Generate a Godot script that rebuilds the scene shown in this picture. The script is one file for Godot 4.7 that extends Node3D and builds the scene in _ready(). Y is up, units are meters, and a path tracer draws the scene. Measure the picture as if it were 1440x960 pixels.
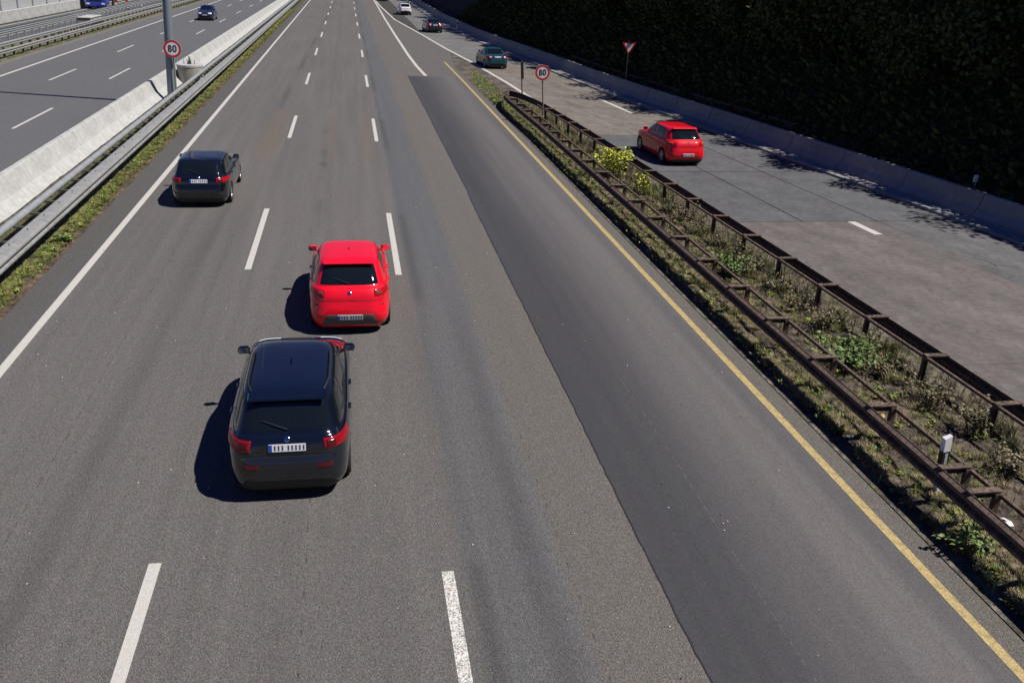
extends Node3D
# World: x to the right, y up, the traffic on the main carriageway drives towards -z. "d" below is the distance ahead, so z = -d.

var rng := RandomNumberGenerator.new()
var M := {}
var taken := {}
var macro := FastNoiseLite.new()
var meso := FastNoiseLite.new()
const LOW := -0.2            # level of the opposite carriageway

# ------------------------------------------------------------------ mesh builder
class MB:
	var v := PackedVector3Array()
	var n := PackedVector3Array()
	var c := PackedColorArray()
	var t := PackedVector2Array()
	var ix := PackedInt32Array()
	var col := Color.WHITE
	func vert(p: Vector3, nn: Vector3, uv := Vector2.ZERO) -> int:
		v.append(p); n.append(nn); c.append(col); t.append(uv)
		return v.size() - 1
	func tri(a: Vector3, b: Vector3, d: Vector3):
		var nn := (b - a).cross(d - a).normalized()
		var k := v.size()
		vert(a, nn); vert(b, nn); vert(d, nn)
		ix.append_array([k, k + 2, k + 1])
	func quad(a: Vector3, b: Vector3, d: Vector3, e: Vector3):
		# a b d e counter-clockwise seen from outside
		var nn := (d - a).cross(e - b).normalized()
		var k := v.size()
		vert(a, nn, Vector2(0, 0)); vert(b, nn, Vector2(1, 0)); vert(d, nn, Vector2(1, 1)); vert(e, nn, Vector2(0, 1))
		ix.append_array([k, k + 2, k + 1, k, k + 3, k + 2])
	func box(size: Vector3, tr := Transform3D(), bevel := 0.0):
		var h := size * 0.5
		if bevel <= 0.0:
			var p := []
			for i in 8:
				p.append(tr * Vector3(h.x if i & 1 else -h.x, h.y if i & 2 else -h.y, h.z if i & 4 else -h.z))
			quad(p[4], p[5], p[7], p[6]); quad(p[1], p[0], p[2], p[3])
			quad(p[5], p[1], p[3], p[7]); quad(p[0], p[4], p[6], p[2])
			quad(p[6], p[7], p[3], p[2]); quad(p[0], p[1], p[5], p[4])
			return
		var b: float = min(bevel, min(h.x, min(h.y, h.z)) * 0.95)
		var axes := [Vector3(1, 0, 0), Vector3(0, 1, 0), Vector3(0, 0, 1)]
		for ax in 3:
			var u: Vector3 = axes[(ax + 1) % 3]; var w: Vector3 = axes[(ax + 2) % 3]; var m: Vector3 = axes[ax]
			var hu: float = h[(ax + 1) % 3] - b; var hw: float = h[(ax + 2) % 3] - b; var hm: float = h[ax]
			for s in [-1.0, 1.0]:
				var o: Vector3 = m * hm * s
				if s > 0: quad(tr * (o - u * hu - w * hw), tr * (o + u * hu - w * hw), tr * (o + u * hu + w * hw), tr * (o - u * hu + w * hw))
				else: quad(tr * (o - u * hu + w * hw), tr * (o + u * hu + w * hw), tr * (o + u * hu - w * hw), tr * (o - u * hu - w * hw))
			# bevel strips along axis m
			for su in [-1.0, 1.0]:
				for sw in [-1.0, 1.0]:
					var e0: Vector3 = u * su * (hu + b) + w * sw * hw
					var e1: Vector3 = u * su * hu + w * sw * (hw + b)
					var lm: Vector3 = m * (hm - b)
					if su * sw > 0: quad(tr * (e0 - lm), tr * (e1 - lm), tr * (e1 + lm), tr * (e0 + lm))
					else: quad(tr * (e1 - lm), tr * (e0 - lm), tr * (e0 + lm), tr * (e1 + lm))
		for sx in [-1.0, 1.0]:
			for sy in [-1.0, 1.0]:
				for sz in [-1.0, 1.0]:
					var a := tr * Vector3(sx * h.x, sy * (h.y - b), sz * (h.z - b))
					var q := tr * Vector3(sx * (h.x - b), sy * h.y, sz * (h.z - b))
					var r := tr * Vector3(sx * (h.x - b), sy * (h.y - b), sz * h.z)
					if sx * sy * sz > 0: tri(a, q, r)
					else: tri(a, r, q)
	func grid(pts: Array, flip := false, closed := false):
		# rows of points, smooth normals
		var rows := pts.size(); var cols: int = pts[0].size()
		var base := v.size()
		for i in rows:
			for j in cols:
				var i0 := maxi(i - 1, 0); var i1 := mini(i + 1, rows - 1)
				var j0 := j - 1; var j1 := j + 1
				if closed:
					j0 = (j - 1 + cols) % cols; j1 = (j + 1) % cols
				else:
					j0 = maxi(j0, 0); j1 = mini(j1, cols - 1)
				var du: Vector3 = pts[i1][j] - pts[i0][j]; var dv: Vector3 = pts[i][j1] - pts[i][j0]
				var nn := du.cross(dv).normalized()
				if nn.length() < 0.5: nn = Vector3.UP
				if flip: nn = -nn
				vert(pts[i][j], nn, Vector2(float(j) / maxf(1, cols - 1), float(i) / maxf(1, rows - 1)))
		var jm := cols if closed else cols - 1
		for i in rows - 1:
			for j in jm:
				var j1 := (j + 1) % cols
				var a := base + i * cols + j; var b := base + i * cols + j1
				var d := a + cols; var e := b + cols
				if flip: ix.append_array([a, e, b, a, d, e])
				else: ix.append_array([a, b, e, a, e, d])
	func tube(path: Array, r0: float, r1: float, k := 8, caps := true):
		var rows := []
		for i in path.size():
			var t0: Vector3 = path[maxi(i - 1, 0)]; var t1: Vector3 = path[mini(i + 1, path.size() - 1)]
			var d := (t1 - t0).normalized()
			var u := d.cross(Vector3(0.13, 0.31, 0.94) if absf(d.z) < 0.9 else Vector3.RIGHT).normalized()
			var w := d.cross(u)
			var r := lerpf(r0, r1, float(i) / maxf(1.0, path.size() - 1))
			var row := []
			for j in k:
				var a := TAU * j / k
				row.append(path[i] + (u * cos(a) + w * sin(a)) * r)
			rows.append(row)
		grid(rows, true, true)
		if caps:
			for e in [0, rows.size() - 1]:
				for j in k:
					if e == 0: tri(path[0], rows[0][(j + 1) % k], rows[0][j])
					else: tri(path[-1], rows[e][j], rows[e][(j + 1) % k])
	func lathe(prof: Array, axis: Transform3D, k := 24):
		# profile of (radius, along), turned about the local y axis
		for i in prof.size() - 1:
			var rows := []
			for p in [prof[i], prof[i + 1]]:
				var row := []
				for j in k:
					var a := TAU * j / k
					row.append(axis * Vector3(cos(a) * p.x, p.y, sin(a) * p.x))
				rows.append(row)
			if prof[i].x < 0.0005 or prof[i + 1].x < 0.0005:
				var e := 0 if prof[i].x < 0.0005 else 1
				for j in k:
					if e == 1: tri(rows[1][0], rows[0][(j + 1) % k], rows[0][j])
					else: tri(rows[0][0], rows[1][j], rows[1][(j + 1) % k])
			else:
				grid(rows, false, true)
	func extrude(poly: Array, path: Array, caps := true, closed := true):
		# poly: Vector2(side, up) ccw looking along the path; path: array of [Vector3 origin, Vector3 side]
		var np := poly.size()
		for i in path.size() - 1:
			var o0: Vector3 = path[i][0]; var s0: Vector3 = path[i][1]; var o1: Vector3 = path[i + 1][0]; var s1: Vector3 = path[i + 1][1]
			for j in (np if closed else np - 1):
				var p: Vector2 = poly[j]; var q: Vector2 = poly[(j + 1) % np]
				quad(o0 + s0 * p.x + Vector3.UP * p.y, o1 + s1 * p.x + Vector3.UP * p.y, o1 + s1 * q.x + Vector3.UP * q.y, o0 + s0 * q.x + Vector3.UP * q.y)
		if caps and closed:
			var pv := PackedVector2Array(poly)
			var tr := Geometry2D.triangulate_polygon(pv)
			for e in [0, path.size() - 1]:
				var o: Vector3 = path[e][0]; var s: Vector3 = path[e][1]
				for k in range(0, tr.size(), 3):
					var a: Vector2 = pv[tr[k]]; var b: Vector2 = pv[tr[k + 1]]; var d: Vector2 = pv[tr[k + 2]]
					var A := o + s * a.x + Vector3.UP * a.y; var B := o + s * b.x + Vector3.UP * b.y; var D := o + s * d.x + Vector3.UP * d.y
					tri(A, B, D)
	func mesh() -> ArrayMesh:
		var arr := []
		arr.resize(Mesh.ARRAY_MAX)
		arr[Mesh.ARRAY_VERTEX] = v; arr[Mesh.ARRAY_NORMAL] = n; arr[Mesh.ARRAY_COLOR] = c; arr[Mesh.ARRAY_TEX_UV] = t; arr[Mesh.ARRAY_INDEX] = ix
		var m := ArrayMesh.new()
		m.add_surface_from_arrays(Mesh.PRIMITIVE_TRIANGLES, arr)
		return m

# ------------------------------------------------------------------ object helpers
func numbered(called: String) -> String:
	if not taken.has(called):
		taken[called] = 0
		return called
	taken[called] += 1
	return "%s_%03d" % [called, taken[called]]
func tag(o: Node, label: String, category := "", group := "", kind := ""):
	if label: o.set_meta("label", label)
	if category: o.set_meta("category", category)
	if group: o.set_meta("group", group)
	if kind: o.set_meta("kind", kind)
func thing(called: String, at: Vector3, label: String, category: String, group := "", turn := 0.0) -> Node3D:
	var o := Node3D.new()
	o.name = numbered(called)
	add_child(o)
	o.position = at
	o.rotation.y = turn
	tag(o, label, category, group)
	return o
func part(parent: Node, called: String, mesh: Mesh, mat: Material, tr := Transform3D()) -> MeshInstance3D:
	var o := MeshInstance3D.new()
	o.name = called
	o.mesh = mesh
	o.material_override = mat
	o.transform = tr
	parent.add_child(o, true)
	return o
func structure(called: String, mesh: Mesh, mat: Material) -> MeshInstance3D:
	var o := part(self, numbered(called), mesh, mat)
	o.set_meta("kind", "structure")
	return o
func P(x: float, y: float, d: float) -> Vector3: return Vector3(x, y, -d)
func lin(r: float, g: float, b: float) -> Color: return Color(r, g, b).linear_to_srgb()
func mat(r: float, g: float, b: float, rough := 0.8, metal := 0.0) -> StandardMaterial3D:
	var m := StandardMaterial3D.new()
	m.albedo_color = lin(r, g, b)
	m.roughness = rough
	m.metallic = metal
	return m
func pl(table: Array, d: float) -> float:
	# piecewise smooth lookup in [[d, value], ...]
	if d <= table[0][0]: return table[0][1] + (d - table[0][0]) * (table[1][1] - table[0][1]) / (table[1][0] - table[0][0])
	for i in table.size() - 1:
		if d <= table[i + 1][0]:
			return lerpf(table[i][1], table[i + 1][1], (d - table[i][0]) / (table[i + 1][0] - table[i][0]))
	var k := table.size() - 1
	return table[k][1] + (d - table[k][0]) * (table[k][1] - table[k - 1][1]) / (table[k][0] - table[k - 1][0])

# ------------------------------------------------------------------ textures
func speckle(size: int, seed_: int, grain: Array, base := 0.62, low := 0.25, high := 1.0) -> ImageTexture:
	# grain: [[cell px, weight], ...] value noise on a torus, no low frequencies so repeats do not show
	var r := RandomNumberGenerator.new()
	r.seed = seed_
	var acc := PackedFloat32Array()
	acc.resize(size * size)
	for g in grain:
		var cell: int = g[0]; var k := size / cell
		var tab := PackedFloat32Array()
		tab.resize(k * k)
		for i in k * k: tab[i] = (r.randf() + r.randf() - 1.0) * g[1]
		if cell == 1:
			for i in size * size: acc[i] += tab[i]
		else:
			for y in size:
				var fy := float(y) / cell; var y0 := int(fy); var ty := fy - y0; var ya := (y0 % k) * k; var yb := ((y0 + 1) % k) * k
				for x in size:
					var fx := float(x) / cell; var x0 := int(fx); var tx := fx - x0; var x1 := (x0 + 1) % k
					acc[y * size + x] += lerpf(lerpf(tab[ya + x0], tab[ya + x1], tx), lerpf(tab[yb + x0], tab[yb + x1], tx), ty)
	var by := PackedByteArray()
	by.resize(size * size)
	for i in size * size: by[i] = int(clampf(base + acc[i], low, high) * 255.0)
	var im := Image.create_from_data(size, size, false, Image.FORMAT_L8, by)
	im.generate_mipmaps()
	return ImageTexture.create_from_image(im)
func textured(m: StandardMaterial3D, tex: Texture2D, metres: float, bump := 0.0) -> StandardMaterial3D:
	m.albedo_texture = tex
	m.uv1_triplanar = true
	m.uv1_world_triplanar = true
	m.uv1_scale = Vector3.ONE / metres
	if bump > 0.0:
		var im: Image = tex.get_image().duplicate()
		im.clear_mipmaps()
		im.convert(Image.FORMAT_RGBA8)
		im.bump_map_to_normal_map(bump)
		m.normal_enabled = true
		m.normal_texture = ImageTexture.create_from_image(im)
		m.normal_scale = 1.0
	return m

func make_materials():
	var asph := speckle(1024, 11, [[1, 0.20], [2, 0.26], [4, 0.08]], 0.68, 0.25, 1.0)
	var fine := speckle(512, 12, [[1, 0.12], [2, 0.16], [8, 0.05]], 0.86, 0.4, 1.0)
	var conc := speckle(512, 13, [[1, 0.06], [4, 0.08], [16, 0.10], [64, 0.08]], 0.85, 0.4, 1.0)
	var rust := speckle(512, 14, [[1, 0.12], [4, 0.25], [16, 0.35], [64, 0.2]], 0.68, 0.1, 1.0)
	var worn := speckle(512, 15, [[1, 0.15], [2, 0.55], [4, 0.45], [16, 0.1]], 0.84, 0.15, 1.0)
	var soft := speckle(512, 16, [[1, 0.10], [2, 0.22], [8, 0.12], [32, 0.10]], 0.84, 0.3, 1.0)
	M.asphalt = textured(mat(1, 1, 1, 0.85), asph, 4.1, 6.0)
	M.asphalt.vertex_color_use_as_albedo = true
	M.smooth_asphalt = textured(mat(1, 1, 1, 0.78), fine, 2.3, 2.0)
	M.smooth_asphalt.vertex_color_use_as_albedo = true
	M.slab = textured(mat(1, 1, 1, 0.85), conc, 3.7, 1.5)
	M.slab.vertex_color_use_as_albedo = true
	M.paint = textured(mat(0.62, 0.60, 0.56, 0.7), fine, 0.9)
	M.worn_paint = textured(mat(0.66, 0.64, 0.60, 0.7), worn, 1.7)
	M.yellow_paint = textured(mat(0.52, 0.40, 0.17, 0.7), soft, 1.9)
	M.concrete = textured(mat(0.55, 0.56, 0.54, 0.85), conc, 3.1, 0.6)
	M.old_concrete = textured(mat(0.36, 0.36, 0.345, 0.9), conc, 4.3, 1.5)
	M.cast = textured(mat(0.44, 0.42, 0.36, 0.85), conc, 2.3, 1.0)
	M.wall_panel = textured(mat(0.50, 0.52, 0.53, 0.7), fine, 3.0)
	M.earth = textured(mat(1, 1, 1, 0.95), rust, 2.9, 5.0)
	M.earth.vertex_color_use_as_albedo = true
	M.zinc = textured(mat(0.40, 0.41, 0.40, 0.5, 0.2), conc, 2.9)
	M.zinc_clean = textured(mat(0.50, 0.53, 0.55, 0.42, 0.3), conc, 1.1)
	M.zinc_dull = textured(mat(0.20, 0.20, 0.19, 0.6, 0.2), rust, 1.3)
	M.rusty = textured(mat(0.20, 0.135, 0.100, 0.8), rust, 0.9, 2.0)
	M.pole = mat(0.20, 0.24, 0.27, 0.5, 0.2)
	M.post = mat(0.22, 0.21, 0.19, 0.6, 0.3)
	M.sign_white = mat(0.80, 0.80, 0.80, 0.45)
	M.sign_red = mat(0.55, 0.012, 0.022, 0.45)
	M.sign_black = mat(0.012, 0.014, 0.02, 0.5)
	M.sign_back = mat(0.16, 0.17, 0.17, 0.55, 0.3)
	M.white_plastic = mat(0.74, 0.75, 0.76, 0.5)
	M.black_plastic = mat(0.015, 0.015, 0.017, 0.55)
	M.reflector = mat(0.55, 0.58, 0.6, 0.2)
	M.joint = textured(mat(0.20, 0.185, 0.175, 0.9), rust, 0.7)
	M.scrape = textured(mat(0.17, 0.17, 0.175, 0.9), rust, 0.3)
	M.rubber = mat(0.012, 0.012, 0.013, 0.85)
	M.trim = mat(0.010, 0.010, 0.012, 0.6)
	M.grey_trim = mat(0.075, 0.07, 0.068, 0.6)
	M.alloy = mat(0.55, 0.56, 0.58, 0.3, 0.8)
	M.chrome = mat(0.75, 0.76, 0.78, 0.12, 1.0)
	M.glass = mat(0.006, 0.009, 0.010, 0.04)
	M.glass.metallic_specular = 0.6
	M.lamp_red = mat(0.36, 0.006, 0.010, 0.12)
	M.lamp_dark_red = mat(0.07, 0.005, 0.008, 0.15)
	M.lamp_smoke = mat(0.16, 0.05, 0.05, 0.08)
	M.lamp_deep = mat(0.24, 0.005, 0.012, 0.12)
	M.lamp_amber = mat(0.75, 0.22, 0.03, 0.15)
	M.lamp_clear = mat(0.72, 0.75, 0.8, 0.08)
	M.plate = mat(0.62, 0.64, 0.68, 0.4)
	M.plate_blue = mat(0.01, 0.05, 0.36, 0.4)
	M.plate_dark = mat(0.05, 0.05, 0.06, 0.5)
	M.leaf = mat(1, 1, 1, 0.6)
	M.leaf.vertex_color_use_as_albedo = true
	M.leaf.backlight = Color(0.35, 0.4, 0.15)
	M.dark_leaf = mat(1, 1, 1, 0.75)
	M.dark_leaf.vertex_color_use_as_albedo = true
	M.dark_leaf.metallic_specular = 0.25
	M.bark = textured(mat(0.05, 0.042, 0.034, 0.95), rust, 1.1, 5.0)
	M.stem = mat(0.06, 0.05, 0.03, 0.9)
	M.blue_paint = paint(0.01, 0.035, 0.36, 0.3)
	M.litter = mat(0.7, 0.69, 0.66, 0.7)
	M.tan_litter = mat(0.42, 0.28, 0.12, 0.8)
	M.cast_iron = mat(0.05, 0.055, 0.06, 0.6, 0.4)
	M.seam = mat(0.012, 0.012, 0.014, 0.8)
func gloss_black(r: float, g: float, b: float) -> StandardMaterial3D:
	var m := paint(r, g, b, 0.1)
	m.metallic_specular = 0.5
	return m
func paint(r: float, g: float, b: float, rough := 0.35) -> StandardMaterial3D:
	var m := mat(r, g, b, rough)
	m.metallic_specular = 0.25
	m.clearcoat_enabled = true
	m.clearcoat = 1.0
	m.clearcoat_roughness = 0.04
	return m

# ------------------------------------------------------------------ layout tables (distance ahead -> x)
var BARRIER_TOP := [[-4, 25.6], [5, 25.0], [15, 24.17], [21, 23.4], [28.5, 22.45], [34.3, 21.76], [39.3, 21.05], [47, 20.05], [55, 19.3], [62.5, 18.8], [70.7, 18.05], [79, 17.2], [91, 16.3], [115, 15.5], [135, 15.3], [200, 15.0]]
var RAMP_LEFT := [[-6, 14.35], [2, 14.25], [11, 14.1], [24, 13.75], [35, 13.45], [43, 13.35], [50, 13.1], [63, 12.35], [75, 11.4], [92, 10.3], [115, 8.7], [150, 8.0], [200, 7.8]]
var REAR_RAIL := [[-6, 13.5], [4, 13.44], [10, 13.31], [14.3, 13.16], [20.35, 12.94], [26.3, 12.7], [30.3, 12.52], [36, 12.2]]
func bar(d: float) -> float: return pl(BARRIER_TOP, d)

func _ready():
	rng.seed = 20240611
	macro.seed = 5
	macro.noise_type = FastNoiseLite.TYPE_SIMPLEX_SMOOTH
	macro.frequency = 0.11
	macro.fractal_octaves = 3
	meso.seed = 9
	meso.frequency = 0.9
	meso.fractal_octaves = 3
	setup_view()
	make_materials()
	build_ground()
	build_main_road()
	build_opposite_side()
	build_ramp()
	build_bank()
	build_left_barrier()
	build_right_barrier()
	build_left_rail()
	build_median_rails()
	build_far_rails()
	build_signs()
	build_vehicles()
	build_verge_plants()
	build_trees()

func setup_view():
	var cam := Camera3D.new()
	cam.name = "camera"
	var pitch := 0.4008; var yaw := 0.1874; var roll := 0.045
	var fw := Vector3(sin(yaw) * cos(pitch), -sin(pitch), -cos(yaw) * cos(pitch))
	var r := Vector3(cos(yaw), 0, sin(yaw))
	var up := r.cross(fw).normalized()
	var r2 := r * cos(roll) + up * sin(roll)
	var u2 := -r * sin(roll) + up * cos(roll)
	cam.transform = Transform3D(Basis(r2, u2, -fw), Vector3(2.6694, 7.3523, 10.106))
	cam.fov = 42.01
	cam.far = 2000.0
	cam.near = 0.1
	add_child(cam)
	cam.current = true
	var env := Environment.new()
	env.background_mode = Environment.BG_SKY
	var sm := ProceduralSkyMaterial.new()
	sm.sky_top_color = Color(0.075, 0.20, 0.49)
	sm.sky_horizon_color = Color(0.56, 0.61, 0.69)
	sm.sky_curve = 0.15
	sm.ground_bottom_color = Color(0.12, 0.12, 0.11)
	sm.ground_horizon_color = Color(0.40, 0.48, 0.56)
	sm.sun_angle_max = 12.0
	var sky := Sky.new()
	sky.sky_material = sm
	env.sky = sky
	env.background_energy_multiplier = 0.66
	env.tonemap_mode = Environment.TONE_MAPPER_LINEAR
	env.tonemap_exposure = 1.22
	env.sdfgi_enabled = true
	env.ssao_enabled = true
	env.ssil_enabled = true
	var we := WorldEnvironment.new()
	we.name = "world_environment"
	we.environment = env
	add_child(we)
	var sun := DirectionalLight3D.new()
	sun.name = "sun"
	var el := deg_to_rad(57.5); var az := deg_to_rad(17.0)
	var to_sun := Vector3(cos(el) * cos(az), sin(el), cos(el) * sin(az))
	sun.transform = Transform3D(Basis.looking_at(-to_sun, Vector3.UP), to_sun * 60)
	sun.light_energy = 1.6
	sun.light_color = Color(1.0, 0.975, 0.945)
	sun.light_angular_distance = 0.53
	sun.shadow_enabled = true
	add_child(sun)

# ------------------------------------------------------------------ ground and roads
func sheet(xs: Array, ds: Array, height: Callable, colour: Callable) -> ArrayMesh:
	var b := MB.new()
	for d in ds:
		for x in xs:
			b.col = colour.call(x, d)
			b.vert(P(x, height.call(x, d), d), Vector3.UP, Vector2(x, d))
	var k := xs.size()
	for i in ds.size() - 1:
		for j in k - 1:
			var a := i * k + j
			b.ix.append_array([a, a + k, a + 1, a + 1, a + k, a + k + 1])
	return b.mesh()
func steps(a: float, b: float, s: float) -> Array:
	var o := []
	var k := int(ceil((b - a) / s))
	for i in k + 1: o.append(lerpf(a, b, float(i) / k))
	return o
func far_steps(a: float, b: float, s0: float, grow: float) -> Array:
	var o := [a]
	var s := s0
	while o[-1] < b:
		o.append(minf(o[-1] + s, b)); s *= grow
	return o
func bell(x: float, c: float, w: float) -> float: return exp(-pow((x - c) / w, 2.0))
func tint(a: Color, b: Color, t: float) -> Color: return a.lerp(b, clampf(t, 0.0, 1.0))

func road_colour(x: float, d: float) -> Color:
	var c := Color(0.250, 0.237, 0.224)
	var streak := meso.get_noise_2d(x * 3.0, d * 0.06)
	c = c * (1.0 + 0.09 * macro.get_noise_2d(x * 4.0, d * 0.5) + 0.15 * streak)
	if x < -3.95:
		c = tint(c, Color(0.165, 0.162, 0.165), 0.8)
		c = tint(c, Color(0.17, 0.17, 0.11), 0.45 * bell(x, -4.38, 0.07) + 0.3 * bell(x, -4.62, 0.05))
	# worn tyre track in the left lane, oil drips in the middle lane
	var tr := clampf(0.5 + 1.3 * macro.get_noise_2d(77.0, d * 0.7), 0.15, 1.0)
	c = tint(c, Color(0.135, 0.128, 0.130), 0.75 * tr * bell(x, -1.42 + 0.012 * d, 0.17))
	c = tint(c, Color(0.15, 0.14, 0.13), 0.35 * bell(x, 1.62, 0.10) * clampf(0.6 + 2.0 * meso.get_noise_2d(5.0, d * 0.5), 0.0, 1.0))
	for o in [[39.1, 0.4], [32.0, 0.6], [27.1, 0.4], [26.3, 0.25], [24.7, 0.4], [18.5, 0.3], [17.7, 0.3]]:
		c = tint(c, Color(0.05, 0.045, 0.045), 0.6 * bell(x, 1.58 - (o[0] - 25.0) * 0.006, 0.13) * bell(d, o[0], o[1]) * clampf(0.7 + 1.5 * meso.get_noise_2d(x * 4.0, d * 2.0), 0.2, 1.0))
	# brownish relaid bay
	if d > 25.5 and d < 37.5:
		c = tint(c, Color(0.29, 0.228, 0.165), 0.55 * (bell(x, -0.75, 0.42) + bell(x, 1.85, 0.16) + bell(x, 3.3, 0.22) + bell(x, 5.5, 0.3)))
	# bluish strip of the right lane with two dark tracks, brown margin
	var blue := smoothstep(3.92, 4.05, x) * (1.0 - smoothstep(5.1, 5.45, x + 0.1 * macro.get_noise_2d(3.0, d * 2.0)))
	c = tint(c, Color(0.200, 0.210, 0.226) * (1.0 + 0.10 * streak), (0.6 + 0.3 * smoothstep(2.0, 14.0, d)) * blue)
	c = tint(c, Color(0.115, 0.112, 0.116), (0.70 if fposmod(d + 0.6, 18.0) > 10.0 else 0.25) * bell(x, 4.14, 0.13))
	c = tint(c, Color(0.13, 0.126, 0.132), 0.55 * bell(x, 4.9, 0.16) * (1.0 - smoothstep(6.0, 12.0, d)))
	if x > 5.3: c = tint(c, Color(0.262, 0.238, 0.212), 0.6)
	if d > 53.5 and x > 7.6: c = tint(c, Color(0.225, 0.214, 0.204), 0.7)
	# dusty gutter beyond the yellow line
	if x > 10.28: c = tint(c, Color(0.245, 0.220, 0.190), 0.6 + 0.4 * meso.get_noise_2d(x * 6.0, d * 3.0))
	return Color(c.r, c.g, c.b)
func patch_colour(x: float, d: float) -> Color:
	var streak := meso.get_noise_2d(x * 2.5 + 40.0, d * 0.05)
	var c := Color(0.052, 0.053, 0.059)
	var wear := smoothstep(7.1, 9.5, x + 0.35 * macro.get_noise_2d(x, d * 0.3))
	c = tint(c, Color(0.142, 0.131, 0.130), wear)
	c = tint(c, Color(0.095, 0.095, 0.102), 0.6 * smoothstep(9.6, 9.9, x))
	c = tint(c, Color(0.048, 0.048, 0.053), 0.6 * bell(x, 6.95, 0.16) * clampf(0.5 + 1.5 * macro.get_noise_2d(9.0, d), 0.1, 1.0))
	c = c * (1.0 + 0.16 * streak + 0.06 * macro.get_noise_2d(x * 2.0, d * 0.25))
	return Color(c.r, c.g, c.b)

func build_ground():
	var b := MB.new()
	b.col = Color(0.10, 0.10, 0.05)
	b.quad(P(-900, -0.75, -60), P(900, -0.75, -60), P(900, -0.75, 1500), P(-900, -0.75, 1500))
	structure("ground", b.mesh(), M.earth)

func flat_strip(x0: float, x1: float, d0: float, d1: float, y: float) -> ArrayMesh:
	var b := MB.new()
	b.quad(P(x0, y, d0), P(x1, y, d0), P(x1, y, d1), P(x0, y, d1))
	return b.mesh()
func poly_line(pts: Array, w: float, y: float) -> ArrayMesh:
	var b := MB.new()
	for i in pts.size() - 1:
		b.quad(P(pts[i][0] - w / 2, y, pts[i][1]), P(pts[i][0] + w / 2, y, pts[i][1]), P(pts[i + 1][0] + w / 2, y, pts[i + 1][1]), P(pts[i + 1][0] - w / 2, y, pts[i + 1][1]))
	return b.mesh()

func build_main_road():
	var xs := steps(-4.75, 10.62, 0.09)
	var ds := far_steps(-7.0, 420.0, 0.22, 1.012)
	var road := structure("road", sheet(xs, ds, func(_x, _d): return 0.0, road_colour), M.asphalt)
	tag(road, "wide grey three lane carriageway with cars driving away")
	# resurfaced dark strip with its ragged left edge
	var b := MB.new()
	var pds := far_steps(-7.0, 53.5, 0.15, 1.006)
	var pxs := steps(0.0, 1.0, 0.03)
	for d in pds:
		var left := 6.49 + 0.016 * macro.get_noise_2d(50.0, d * 4.0) + 0.022 * meso.get_noise_2d(d * 9.0, 4.0) + (0.12 if d > 20 else 0.004 * maxf(d, 0.0))
		for t in pxs:
			var x := lerpf(left, 10.14, t)
			b.col = patch_colour(x, d)
			b.vert(P(x, 0.004, d), Vector3.UP)
	var k := pxs.size()
	for i in pds.size() - 1:
		for j in k - 1:
			var a := i * k + j
			b.ix.append_array([a, a + k, a + 1, a + 1, a + k, a + k + 1])
	tag(part(road, "resurfaced_strip", b.mesh(), M.smooth_asphalt), "smooth dark resurfaced asphalt strip beside yellow line")
	var sl := []
	for d in steps(-7.0, 5.4, 0.12): sl.append([7.71 + 0.02 * sin(d * 0.8) + 0.02 * meso.get_noise_2d(d * 6.0, 2.0), d])
	for i in sl.size() - 1:
		if meso.get_noise_2d(31.0, sl[i][1] * 2.5) > -0.12: part(road, "pale_scrape", poly_line([sl[i], sl[i + 1]], 0.014, 0.006), M.scrape)
	# tar joint along the ragged edge
	b = MB.new()
	for i in pds.size() - 1:
		var e := []
		for q in [pds[i], pds[i + 1]]:
			e.append(6.49 + 0.016 * macro.get_noise_2d(50.0, q * 4.0) + 0.022 * meso.get_noise_2d(q * 9.0, 4.0) + (0.12 if q > 20 else 0.004 * maxf(q, 0.0)))
		b.quad(P(e[0] - 0.012, 0.006, pds[i]), P(e[0] + 0.012, 0.006, pds[i]), P(e[1] + 0.012, 0.006, pds[i + 1]), P(e[1] - 0.012, 0.006, pds[i + 1]))
	part(road, "tar_joint", b.mesh(), M.seam)
	for x in [1.92, 5.36, -2.02]:
		var pj := []
		for d in steps(-7.0, 70.0, 0.6): pj.append([x + 0.015 * meso.get_noise_2d(d * 1.5, x * 9.0), d])
		part(road, "paving_joint", poly_line(pj, 0.018, 0.002), M.joint)
	var dash := flat_strip(-0.08, 0.08, 0, 6, 0)
	for n in 12:
		part(road, "lane_marking", dash, M.paint, Transform3D(Basis(), P(0.0, 0.004, 18.0 * n - 6.0)))
		part(road, "lane_marking", dash, M.worn_paint if n == 0 else M.paint, Transform3D(Basis(), P(3.75, 0.004, 18.0 * n - 6.6)))
	part(road, "edge_line", flat_strip(-3.97, -3.79, -7, 300, 0.004), M.paint)
	part(road, "edge_line", poly_line([[7.86, 53.8], [7.66, 60.0], [7.56, 68.0], [7.5, 90.0], [7.5, 118.0], [7.62, 160.0], [7.65, 260.0]], 0.24, 0.004), M.paint)
	tag(part(road, "edge_line", poly_line([[10.17, -7.0], [10.17, 30.0], [10.17, 50.0], [10.12, 63.0]], 0.15, 0.008), M.yellow_paint), "yellow edge line beside the rusty guardrail")

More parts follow.
